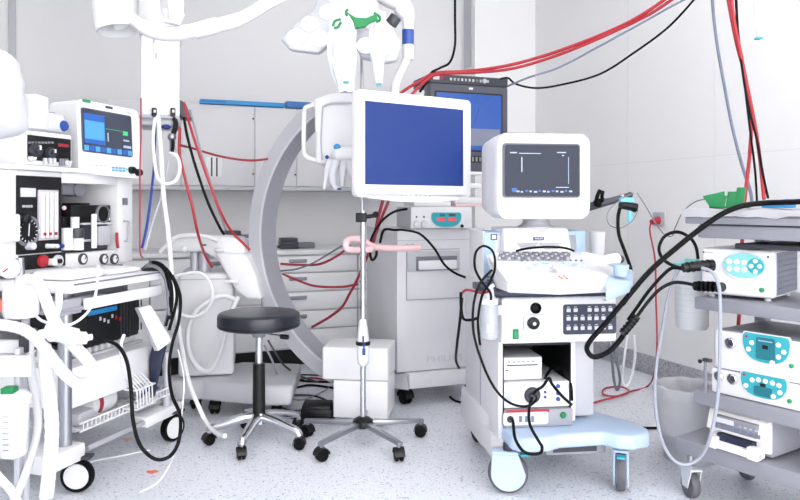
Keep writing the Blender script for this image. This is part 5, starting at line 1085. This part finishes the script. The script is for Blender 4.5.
mb = MB(); q = [(.04, .04), (.2, .06), (.22, .3), (.05, .3)]; mb.hull([A.world((a, b, wz+.006)) for a, b in q], [A.world((a, b, wz+.05+.1*b)) for a, b in q], 'lightgrey', .006); tag(mb.build('grey_carton'), 'grey wedge carton at near end of the wire shelf', 'box')
# manometer & absorber canister left
F = Frame(*W(21, 300, 2.42)[:2], 0)
tc = thing('absorber_canister', 'round white absorber canister beneath a small gauge, far left', 'canister', F)
z0, z1 = F.on(22, 317, 0)[2], F.on(22, 284, 0)[2]; R_ = .057
mb = MB(); mb.lathe([(0, z0), (R_*.9, z0), (R_, z0+.012), (R_, z1-.02), (R_*.8, z1), (R_*.35, z1+.006), (R_*.3, z1+.03), (0, z1+.03)], (0, 0, 0), 'white', n=32); mb.build('body', tc)
mb = MB(); c = F.on(11, 268, -.05); mb.lathe([(.034, 0), (.034, .018), (.03, .022), (.028, .016), (0, .016)], c, 'silver_label', (.2, -1, 0), 28); mb.lathe([(.028, .0165), (0, .0175)], c, 'manometer', (.2, -1, 0), 28); mb.cyl(c+Vector((0, -.02, 0)), c+Vector((-.015, -.02, -.012)), .003, 'red', n=6); mb.build('gauge', tc, 'round white pressure gauge')
mb = MB(); mb.cyl((0, 0, z1+.02), (-.005, .0, z1+.09), .014, 'steel'); mb.tube([(-.005, 0, z1+.08), (-.03, -.01, z1+.08), (c[0], c[1]+.01, c[2])], .01, 'silver_label', 8); mb.build('stem', tc)
mb = MB(); mb.box(-.12, -.05, -.02, .03, z0+.02, z0+.06, 'orange', .005); mb.build('valve', tc, 'orange valve block')
mb = MB(); mb.cyl((.0, .03, .05), (.0, .03, z0), .014, 'dull_steel'); mb.lathe([(.11, 0), (.12, .012), (.03, .03), (.016, .05)], (0, .03, 0), 'white', n=28)
mb.box(-.14, .03, .02, .05, F.on(10, 355, 0)[2], F.on(10, 342, 0)[2], 'white', .006); mb.box(.0, .035, -.02, .05, F.on(10, 352, 0)[2], F.on(10, 330, 0)[2], 'darkgrey', .006); mb.build('stand', tc)
# suction canister low-left
F = Frame(*W(13, 420, 2.28)[:2], 0); tc = thing('suction_canister', 'clear graduated suction canister with green and white lid, lower left', 'canister', F)
z0, z1 = F.on(13, 455, 0)[2], F.on(13, 402, 0)[2]
mb = MB(); mb.lathe([(0, z0), (.038, z0), (.044, z0+.01), (.05, z1), (.046, z1), (.04, z0+.012), (0, z0+.006)], (0, 0, 0), 'milky', n=28)
for i in range(7): mb.box(-.006, .012, -.051, -.044, z0+.03+i*.018, z0+.032+i*.018, 'grey')
mb.build('body', tc); mb = MB(); mb.lathe([(.053, z1-.006), (.055, z1+.02), (.04, z1+.035), (0, z1+.04)], (0, 0, 0), 'white', n=28); mb.box(-.02, .02, -.04, .0, z1+.035, z1+.055, 'green', .004); mb.build('lid', tc, 'white lid with green port'); mb = MB(); mb.box(-.09, .055, .0, .02, z1+.08, z1+.15, 'offwhite', .006); mb.box(-.01, .01, .02, .05, .06, z1+.17, 'dull_steel', .004); mb.box(-.12, .10, -.02, .08, 0.02, .06, 'offwhite', .01)
for sx in (-.1, .08): mb.cyl((sx, .03, 0), (sx, .03, .03), .015, 'rubber', n=12)
mb.build('bracket', tc)

# ------------------------------------------------------------------ FOOT PEDAL, floor bits
F = Frame(*G(316, 423)[:2], -4); tp = thing('foot_pedal', 'black twin foot pedal box on the floor between stool and stand', 'foot pedal', F)
mb = MB(); mb.box(-.085, .085, 0, .15, .0, .07, 'black', .01); mb.box(-.09, .095, -.01, .06, .0, .03, 'black', .006); mb.build('body', tp)
mb = MB(); mb.hull([(-.08, .01, .062), (.075, .01, .062), (.075, .1, .062), (-.08, .1, .062)], [(-.08, .02, .086), (.075, .02, .086), (.075, .1, .098), (-.08, .1, .098)], 'black', .006); mb.build('pedal', tp, 'sloping pedal plate')
mb = MB(); mb.tube([(.085, .05, .03), (.11, .03, .06), (.12, .03, .09), (.11, .1, .08)], .006, 'chrome', 8); mb.build('handle', tp)
for x, y, r_, lab in ((128, 439, .022, 'small orange scrap on floor, nearer the breathing machine'), (152, 472, .018, 'small orange scrap on floor, nearer the camera')):
    p = G(x, y, .001); mb = MB(); mb.prism([(r_*1.3*math.cos(a)*(1+.3*math.sin(3*a)), r_*math.sin(a)*(1+.2*math.cos(5*a))) for a in [i*PI/8 for i in range(16)]], 'z', 0, .002, 'orange' if y > 460 else 'pink'); o = mb.build('paper_scrap'); o.location = (p.x, p.y, .0005); tag(o, lab, 'scrap')

# ------------------------------------------------------------------ CABLES AND HOSES
cable([(395, 98, 3.9), (405, 90, 3.95), (420, 81, 4.05), (436, 73, 4.1), (470, 71, 4.1), (505, 66, 4.05), (540, 57, 4.0), (575, 45, 3.9), (610, 31, 3.8), (640, 16, 3.7), (672, -6, 3.6), (690, -22, 3.55)], .0092, 'red', 'upper red hose swooping from behind the flat screen to the ceiling', group='red hoses over the tube monitor')
cable([(405, 102, 3.9), (416, 90, 3.95), (428, 79, 4.05), (440, 74, 4.08), (475, 72.5, 4.08), (510, 69, 4.03), (545, 59.5, 3.98), (580, 46.5, 3.88), (615, 31, 3.78), (650, 14, 3.68), (680, -6, 3.58)], .0085, 'red', 'lower red hose running just below the other over the tube monitor', group='red hoses over the tube monitor')
cable([(508, 86, 4.1), (515, 83, 4.0), (530, 77, 3.95), (560, 67, 3.9), (600, 46, 3.8), (640, 24, 3.7), (672, 6, 3.6), (700, -8, 3.55)], .006, 'bluegrey', 'blue grey cable rising right from the rack unit')
cable([(500, 79, 4.14), (508, 78, 4.12), (516, 84, 4.1), (535, 88, 4.05), (560, 85, 4.0), (600, 74, 3.95), (635, 52, 3.85), (665, 30, 3.75), (685, 10, 3.65), (700, -8, 3.6)], .006, 'rubber', 'thin black cable sagging right from the rack unit')
cable([(455, -15, 4.0), (455, 20, 4.0), (455, 45, 4.0), (450, 62, 4.0), (440, 68, 4.05), (431, 73, 4.1), (425, 84, 4.12), (420, 92, 4.1)], .007, 'rubber', 'thin black cable dropping vertically behind the flat screen')
cable([(712, -15, 3.6), (713, 10, 3.6), (718, 50, 3.6), (727, 100, 3.6), (733, 130, 3.58), (742, 165, 3.4), (750, 190, 3.2), (752, 203, 3.12)], .008, 'bluegrey', 'pale blue grey cable hanging left of the red ones at right')
cable([(726, -15, 3.3), (730, 10, 3.3), (737, 45, 3.3), (746, 80, 3.3), (751, 120, 3.25), (750, 150, 3.2), (747, 180, 3.15), (744, 207, 3.1), (742, 245, 3.1), (740, 300, 3.1), (738, 330, 3.1)], .0085, 'red', 'thick red hose hanging straight behind the trolley', group='red hoses above the trolley')
cable([(730, -15, 3.2), (734, 20, 3.2), (740, 50, 3.2), (748, 90, 3.2), (755, 125, 3.15), (760, 160, 3.05), (764, 199, 2.95)], .008, 'red', 'second red hose swinging right to the blue pouch', group='red hoses above the trolley')
cable([(735, -15, 3.25), (737, 20, 3.25), (741, 60, 3.2), (748, 105, 3.15), (757, 140, 3.08), (763, 175, 3.0), (768, 198, 2.95)], .0055, 'rubber', 'black cable hanging among the red hoses, rightmost', group='dark cables above the trolley')
cable([(736, -15, 3.28), (738, 30, 3.28), (744, 80, 3.25), (750, 130, 3.2), (755, 170, 3.12), (757, 202, 3.05)], .005, 'rubber', 'thin black cable hanging among the red hoses, leftmost', group='dark cables above the trolley')
# black scope cables
cable([(815, 200, 2.3), (795, 202, 2.4), (765, 203, 2.5), (742, 206, 2.5), (722, 214, 2.52), (700, 229, 2.55), (675, 249, 2.58), (650, 271, 2.6), (625, 300, 2.62), (604, 325, 2.64), (590, 341, 2.65), (587, 350, 2.66), (594, 357, 2.66), (608, 352, 2.65), (620, 340, 2.64), (626, 330, 2.63)], .0098, 'rubber', 'thick black endoscope cable arching from the drape to the control box', n=12)
cable([(698, 286, 2.58), (684, 283, 2.6), (672, 283, 2.6), (659, 290, 2.6), (647, 303, 2.6), (636, 318, 2.6)], .0065, 'rubber', 'black cable from the lower plug down to the joint sleeve')
def conn(pts, r, label):
    mb = MB(); P_ = [W(*p) for p in pts]; mb.tube(P_, r, 'black', 14, 2); d = (P_[-1]-P_[0]).normalized()
    for i in range(5): q = P_[0]+(P_[-1]-P_[0])*(.15+.17*i); mb.lathe([(r*1.12, -.004), (r*1.16, 0), (r*1.12, .004)], q, 'rubber', d, 16)
    return tag(mb.build('cable_connector'), label, 'connector')
conn([(683, 268, 2.58), (698, 266, 2.58), (713, 264, 2.59)], .017, 'upper black plug entering the mint panel unit')
conn([(695, 286, 2.58), (708, 286, 2.58), (722, 287, 2.5)], .017, 'lower black plug entering the mint panel unit')
conn([(622, 334, 2.6), (630, 325, 2.6), (637, 316, 2.6)], .0145, 'black thick joint sleeve on the hanging endoscope cables')
cable([(698, 259, 2.75), (696, 247, 2.76), (690, 238, 2.76), (678, 232, 2.76), (665, 236, 2.76), (659, 248, 2.75), (663, 259, 2.72), (674, 266, 2.68), (684, 268, 2.62)], .0065, 'rubber', 'black cable forming a round loop left of the mint panel unit')
cable([(683, 269, 2.6), (672, 268, 2.62), (661, 277, 2.64), (648, 292, 2.66), (638, 306, 2.68), (628, 320, 2.7)], .0065, 'rubber', 'black cable from the upper plug down to the joint sleeve')
cable([(702, 268, 2.5), (712, 272, 2.47), (718, 283, 2.45), (720, 300, 2.45), (720, 340, 2.45), (719, 380, 2.45), (716, 410, 2.45), (710, 438, 2.46), (702, 455, 2.5), (690, 464, 2.52), (676, 462, 2.52), (665, 448, 2.55), (658, 425, 2.6), (655, 400, 2.65), (656, 370, 2.7), (662, 330, 2.75), (670, 290, 2.8), (680, 266, 2.85)], .0062, 'pale_tube', 'pale tube looping from the mint panel unit down past the bin', 'tube', 'tube')
cable([(637, 193, 3.2), (645, 205, 3.15), (655, 222, 3.1), (664, 234, 3.05), (672, 236, 3.0), (675, 228, 2.95), (683, 212, 2.9), (695, 202, 2.85), (706, 199, 2.84)], .0025, 'midgrey', 'thin wire drooping between the dark arm and green clips')
cable([(634, 193, 3.14), (620, 200, 3.12), (608, 212, 3.1), (609, 224, 3.1), (620, 228, 3.1), (632, 221, 3.12), (638, 210, 3.14)], .0022, 'midgrey', 'thin wire loop hanging beside the camera head')
cable([(620, 208, 3.1), (618, 218, 3.1), (619, 235, 3.08), (625, 252, 3.05), (631, 270, 3.0), (631, 285, 2.95), (626, 300, 2.9), (622, 305, 2.9)], .008, 'rubber', 'black cable from camera head down beside the keyboard')
cable([(608, 340, 3.0), (612, 362, 3.1), (614, 380, 3.2), (617, 390, 3.3), (620, 380, 3.2), (617, 362, 3.1), (613, 342, 3.0)], .006, 'midgrey', 'grey cord loop hanging right of the control box')
cable([(627, 335, 3.1), (624, 360, 3.15), (622, 378, 3.2), (626, 386, 3.2), (632, 375, 3.2), (635, 355, 3.15), (634, 335, 3.1)], .006, 'white', 'white cord loop hanging right of the grey loop')
# left of ultrasound: black loop & leads
cable([(480, 345, 2.7), (478, 320, 2.7), (482, 296, 2.7), (489, 284, 2.7), (495, 268, 2.72), (493, 252, 2.74), (484, 246, 2.75), (476, 252, 2.74), (475, 268, 2.72), (482, 282, 2.7), (490, 292, 2.68), (491, 300, 2.68)], .005, 'rubber', 'black cable in a tall loop left of the keyboard')
cable([(492, 270, 2.7), (484, 278, 2.68), (477, 290, 2.66), (473, 310, 2.65), (474, 335, 2.64), (482, 362, 2.63), (492, 384, 2.62), (503, 398, 2.62), (515, 405, 2.62), (528, 406, 2.65), (536, 400, 2.7), (535, 395, 2.75)], .005, 'rubber', 'black cable curving down across the machine side to a round socket')
cable([(462, 293, 2.82), (466, 290, 2.8), (474, 291, 2.78), (482, 293, 2.75), (490, 291, 2.72)], .005, 'red_deep', 'short dark red lead beside the clear jar')
cable([(461, 292, 2.82), (461, 305, 2.82), (463, 318, 2.8), (470, 320, 2.78), (478, 318, 2.75)], .006, 'rubber', 'short black lead beside the clear jar')
cable([(462, 298, 2.86), (460, 320, 2.9), (457, 345, 3.0), (456, 360, 3.2), (459, 368, 3.3)], .006, 'rubber', 'black lead hanging along the PHILIPS cabinet edge')
cable([(532, 397, 2.72), (529, 410, 2.7), (530, 425, 2.66), (538, 440, 2.62), (542, 447, 2.62), (540, 453, 2.62), (530, 454, 2.62), (522, 450, 2.62), (515, 438, 2.63), (513, 422, 2.68), (511, 419, 2.72)], .006, 'rubber', 'black cable draped over the base plate front')
cable([(572, 405, 2.8), (562, 396, 2.8), (552, 384, 2.78), (549, 378, 2.78), (543, 386, 2.78), (537, 390, 2.78), (533, 394, 2.76)], .006, 'rubber', 'black cable bowed across the white bay units')
cable([(545, 378, 2.9), (552, 368, 3.0), (560, 372, 3.0), (570, 382, 2.9), (572, 400, 2.82)], .006, 'rubber', 'black cable inside the open bay of the machine')
cable([(516, 251, 3.0), (530, 248, 2.98), (550, 247, 2.98), (565, 248, 3.0), (574, 251, 3.02)], .005, 'rubber', 'thin black cord lying across the keyboard top')
# cabinet cables
cable([(380, 243, 3.75), (384, 230, 3.75), (395, 230, 3.8), (404, 230, 3.85), (420, 234, 3.85), (434, 248, 3.85), (444, 264, 3.86), (455, 273, 3.88), (470, 279, 3.9)], .007, 'rubber', 'black cable lying over the tall cabinet front')
cable([(407, 209, 4.0), (396, 211, 3.95), (386, 217, 3.9), (378, 226, 3.85), (371, 240, 3.8), (370, 252, 3.78), (372, 260, 3.78), (376, 256, 3.78), (377, 245, 3.78)], .007, 'rubber', 'black cable from flat box curling down left of cabinet')
cable([(383, 200, 3.9), (379, 215, 3.88), (376, 228, 3.85), (374, 240, 3.85), (371, 250, 3.9)], .009, 'red_deep', 'dark red hose under the flat screen, left one', group='dark red hoses behind the drip pole')
cable([(389, 200, 3.92), (384, 212, 3.9), (378, 228, 3.87), (372, 245, 3.85), (365, 262, 3.9), (358, 278, 4.0), (350, 293, 4.1), (342, 307, 4.15), (328, 318, 4.2), (312, 327, 4.3)], .008, 'red_deep', 'dark red hose slanting down behind the drip pole', group='dark red hoses behind the drip pole')
cable([(281, 264, 4.1), (300, 265, 4.0), (320, 264, 3.9), (337, 256, 3.8), (350, 246, 3.7)], .007, 'red_deep', 'dark red cable sagging in front of the upper drawers')
cable([(283, 274, 4.1), (297, 280, 4.05), (315, 286, 4.0), (340, 287, 3.9), (358, 284, 3.8)], .007, 'red_deep', 'dark red cable sagging in front of the middle drawers')
cable([(280, 271, 4.1), (297, 269, 4.0), (315, 262, 3.9), (335, 250, 3.8), (347, 243, 3.7)], .005, 'midgrey', 'grey cable crossing the red one by the drawers')
# left hanging cables from column
cable([(184, 103, 3.7), (187, 115, 3.65), (193, 135, 3.6), (203, 165, 3.6), (212, 190, 3.6), (222, 215, 3.62), (232, 232, 3.7), (243, 243, 3.72), (250, 250, 3.72)], .0072, 'red', 'bright red hose slanting right from the supply column', group='hoses hanging from the supply column')
cable([(180, 128, 3.6), (179, 150, 3.55), (183, 170, 3.55), (188, 190, 3.55), (193, 210, 3.55), (198, 234, 3.6), (205, 255, 3.75), (212, 267, 3.82)], .0072, 'red', 'red hose dropping steeply behind the white machine arm', group='hoses hanging from the supply column')
cable([(184, 118, 3.66), (187, 135, 3.62), (193, 158, 3.62), (200, 180, 3.62), (209, 205, 3.62), (220, 228, 3.66), (224, 234, 3.7)], .0075, 'rubber', 'black hose slanting right from the supply column', group='hoses hanging from the supply column')
cable([(190, 110, 3.75), (194, 125, 3.72), (201, 152, 3.7), (210, 180, 3.7), (217, 205, 3.72), (226, 230, 3.8)], .006, 'grey', 'thin grey cable slanting right behind the red hose', group='hoses hanging from the supply column')
cable([(180, 145, 3.6), (195, 149, 3.75), (215, 155, 3.85), (235, 159, 3.9), (252, 160.5, 3.9), (268, 159, 3.9)], .0065, 'red_deep', 'dark red hose running sideways to the imaging ring')
cable([(141, 98, 3.3), (141, 130, 3.3), (140, 170, 3.25), (140, 210, 3.25), (140, 250, 3.25), (143, 258, 3.25)], .004, 'red_deep', 'thin dark red line hanging right of the patient monitor')
cable([(154, 116, 3.5), (155, 135, 3.45), (154, 165, 3.4), (151, 195, 3.35), (147, 225, 3.3), (142, 248, 3.28)], .006, 'blue', 'blue gas hose hanging from the left outlet')
cable([(158, 116, 3.5), (160, 140, 3.45), (162, 170, 3.4), (164, 200, 3.35), (168, 230, 3.3), (171, 265, 3.3), (174, 300, 3.3), (179, 330, 3.4), (184, 360, 3.5), (190, 385, 3.45), (198, 405, 3.4), (205, 420, 3.4), (215, 432, 3.3), (225, 436, 3.2)], .011, 'white', 'wide white strap hose hanging from the column to the floor')
cable([(155, 118, 3.46), (153, 140, 3.42), (155, 165, 3.38), (158, 178, 3.36), (166, 184, 3.36), (176, 180, 3.38), (180, 168, 3.4), (177, 156, 3.42), (170, 153, 3.45)], .008, 'white', 'white hose looping once below the supply column')
cable([(170, 155, 3.5), (166, 175, 3.45), (160, 200, 3.4), (152, 225, 3.35), (145, 250, 3.3)], .006, 'lightgrey', 'thin grey hose from coupling down to table')
# C-arm looped white cables on its body
cable([(235, 300, 3.75), (225, 296, 3.74), (210, 300, 3.73), (195, 313, 3.72), (188, 332, 3.72), (190, 355, 3.72), (200, 369, 3.72), (210, 370, 3.72), (219, 355, 3.72), (226, 330, 3.72), (233, 308, 3.74), (238, 298, 3.78)], .014, 'offwhite', 'thick white cable coiled on the imaging machine body', n=12)
cable([(165, 283, 3.72), (180, 275, 3.72), (200, 273, 3.72), (210, 283, 3.72), (212, 298, 3.72), (205, 312, 3.72), (190, 317, 3.7), (178, 312, 3.7), (172, 300, 3.7)], .009, 'white', 'thinner white cable looped on the imaging machine top')
# hanging black cable left cart
cable([(105, 340, 2.7), (118, 346, 2.66), (127, 362, 2.62), (131, 390, 2.6), (133, 420, 2.58), (140, 445, 2.58), (155, 459, 2.6), (170, 456, 2.62), (179, 440, 2.7), (180, 415, 2.8), (172, 395, 2.9), (169, 370, 3.0), (172, 345, 3.05), (179, 320, 3.08), (180, 295, 3.1), (172, 275, 3.1)], .0072, 'rubber', 'black cable drooping in a deep U in front of the left trolley')
cable([(178, 350, 3.0), (184, 380, 2.9), (181, 420, 2.8), (176, 450, 2.7), (160, 480, 2.55), (140, 492, 2.5)], .003, 'white', 'thin white tube curling down to the floor beside black cable')
# foreground white corrugated hoses
cable([(26, 279, 2.36), (36, 281, 2.34), (43, 292, 2.32), (49, 308, 2.3), (57, 325, 2.28), (70, 342, 2.26), (84, 356, 2.24), (92, 368, 2.24), (91, 380, 2.25), (80, 384, 2.26), (68, 377, 2.27), (55, 362, 2.28), (42, 345, 2.29), (28, 332, 2.3), (10, 326, 2.3), (-20, 323, 2.3)], .0195, 'hose', 'fat white corrugated hose looping in front at upper left', 'hose', 'breathing_hose', 'white corrugated hoses', 14, .012)
cable([(44, 345, 2.35), (46, 370, 2.33), (50, 400, 2.32), (52, 430, 2.3), (50, 460, 2.28), (48, 482, 2.26), (46, 498, 2.25)], .023, 'hose', 'fattest white corrugated hose hanging vertically beside the steel leg', 'hose', 'breathing_hose', 'white corrugated hoses', 14, .012)
cable([(30, 340, 2.42), (31, 370, 2.42), (36, 400, 2.42), (38, 425, 2.4), (33, 450, 2.36), (24, 478, 2.3), (12, 505, 2.25)], .0135, 'hose', 'white corrugated hose crossing towards the bottom left corner', 'hose', 'breathing_hose', 'white corrugated hoses', 12, .010)
cable([(-20, 455, 2.1), (0, 478, 2.1), (12, 492, 2.1), (25, 515, 2.1)], .0125, 'hose', 'white hose cutting the bottom left corner of the view', 'hose', 'breathing_hose', 'white corrugated hoses', 12, .010)
mb = MB(); mb.tube([W(40, 335, 2.2), W(55, 332, 2.2), (W(70, 336, 2.2)), W(82, 338, 2.22), W(92, 337, 2.24)], [.016, .03, .028, .02, .010], 'plastic', 14); tag(mb.build('breathing_bag'), 'limp white breathing bag lying across the hoses', 'bag')
cable([(58, 288, 2.5), (59, 300, 2.5), (57, 312, 2.5), (52, 322, 2.48)], .013, 'hose', 'short white tube hanging from the table corner', 'tube', 'tube')
cable([(98, 265, 2.5), (97, 285, 2.5), (93, 303, 2.5), (84, 316, 2.48), (68, 325, 2.46), (45, 322, 2.44), (36, 316, 2.44)], .005, 'white', 'thin white tube sagging below the writing table')
cable([(124, 335, 2.75), (121, 345, 2.72), (122, 360, 2.72), (125, 372, 2.74)], .007, 'white', 'short white lead plugged into the black module')
# cables on floor near stool & pedal
def fcable(pts, r, m, label, group=None):
    mb = MB(); mb.tube([G(x, y, r+.001) for x, y in pts], r, m, 8); return tag(mb.build('floor_cable'), label, 'cable', group)
fcable([(300, 411), (288, 410), (278, 405), (282, 397), (296, 395), (315, 396), (330, 402)], .006, 'darkgrey', 'dark cable looping on the floor behind the foot pedal')
fcable([(274, 372), (290, 378), (305, 381), (332, 382)], .007, 'rubber', 'black floor cable furthest back between stool and ring', 'floor cables behind the stool')
fcable([(282, 384), (296, 380), (312, 378), (333, 381)], .006, 'red_deep', 'dark red floor cable running to the white block', 'floor cables behind the stool')
fcable([(276, 380), (290, 388), (310, 385), (334, 388)], .007, 'rubber', 'black floor cable nearest of those behind the stool', 'floor cables behind the stool')
cable([(268, 340, 3.9), (275, 352, 3.9), (284, 365, 3.95), (300, 376, 4.2), (318, 382, 4.4)], .006, 'darkgrey', 'dark cable sloping from stool height to the floor, left one')
cable([(264, 345, 3.9), (272, 360, 3.9), (277, 374, 3.95), (290, 384, 4.1)], .006, 'grey', 'grey cable sloping to the floor beside the dark one')
fcable([(265, 378), (280, 392), (292, 399), (306, 399), (322, 392), (335, 384)], .005, 'grey', 'grey floor cable dipping in a curve behind the stool', 'floor cables behind the stool')
fcable([(278, 370), (296, 374), (315, 375), (335, 376)], .005, 'darkgrey', 'straight dark floor cable near the ring foot', 'floor cables behind the stool')
fcable([(276, 400), (270, 408), (280, 415), (294, 414), (303, 408)], .005, 'grey', 'short grey floor cable curled beside the foot pedal')
fcable([(450, 397), (456, 401), (466, 403), (480, 404)], .007, 'rubber', 'black cable on floor under the PHILIPS cabinet')
fcable([(640, 428), (650, 428), (662, 428), (672, 427)], .007, 'rubber', 'black cable on floor between machine and bin')
fcable([(60, 475), (90, 462), (120, 456), (150, 450)], .004, 'white', 'thin white tube lying on floor by the left castor')

# ------------------------------------------------------------------ LIGHT
def area(name, loc, size, e, rot=(0, 0, 0), col=(1, 1, 1), sy=None):
    l = bpy.data.lights.new(name, 'AREA'); l.energy = e; l.size = size; l.color = col
    if sy: l.shape = 'RECTANGLE'; l.size_y = sy
    o = bpy.data.objects.new(name, l); C.objects.link(o); o.location = loc; o.rotation_euler = rot; return o
for n_, (u_, v_, e_) in enumerate(((-3.5, -6.0, 6), (-1.2, -5.6, 9), (-3.4, -2.7, 12), (-1.5, -3.1, 15))):
    p = RF.world((u_, v_, HC-.03)); area('ceiling_light', p, 2.0, e_, (0, 0, RF.a), (1, .985, .965), 2.6)
w = bpy.data.worlds.new('World'); bpy.context.scene.world = w; w.use_nodes = True
w.node_tree.nodes['Background'].inputs[0].default_value = (1, .992, .99, 1); w.node_tree.nodes['Background'].inputs[1].default_value = 5.2

# ------------------------------------------------------------------ CAMERA
cd = bpy.data.cameras.new('Camera'); cam = bpy.data.objects.new('Camera', cd); C.objects.link(cam)
cam.location = (0, 0, EYE); cam.rotation_euler = (PI/2, 0, 0); cd.sensor_width = 36; cd.lens = FPX/800*36; cd.shift_y = -(250-Y0)/800; cd.clip_start = .05
sc = bpy.context.scene; sc.camera = cam
vs = sc.view_settings; vs.view_transform = 'Standard'; vs.look = 'None'; vs.gamma = 1; vs.use_curve_mapping = False; vs.exposure = .18
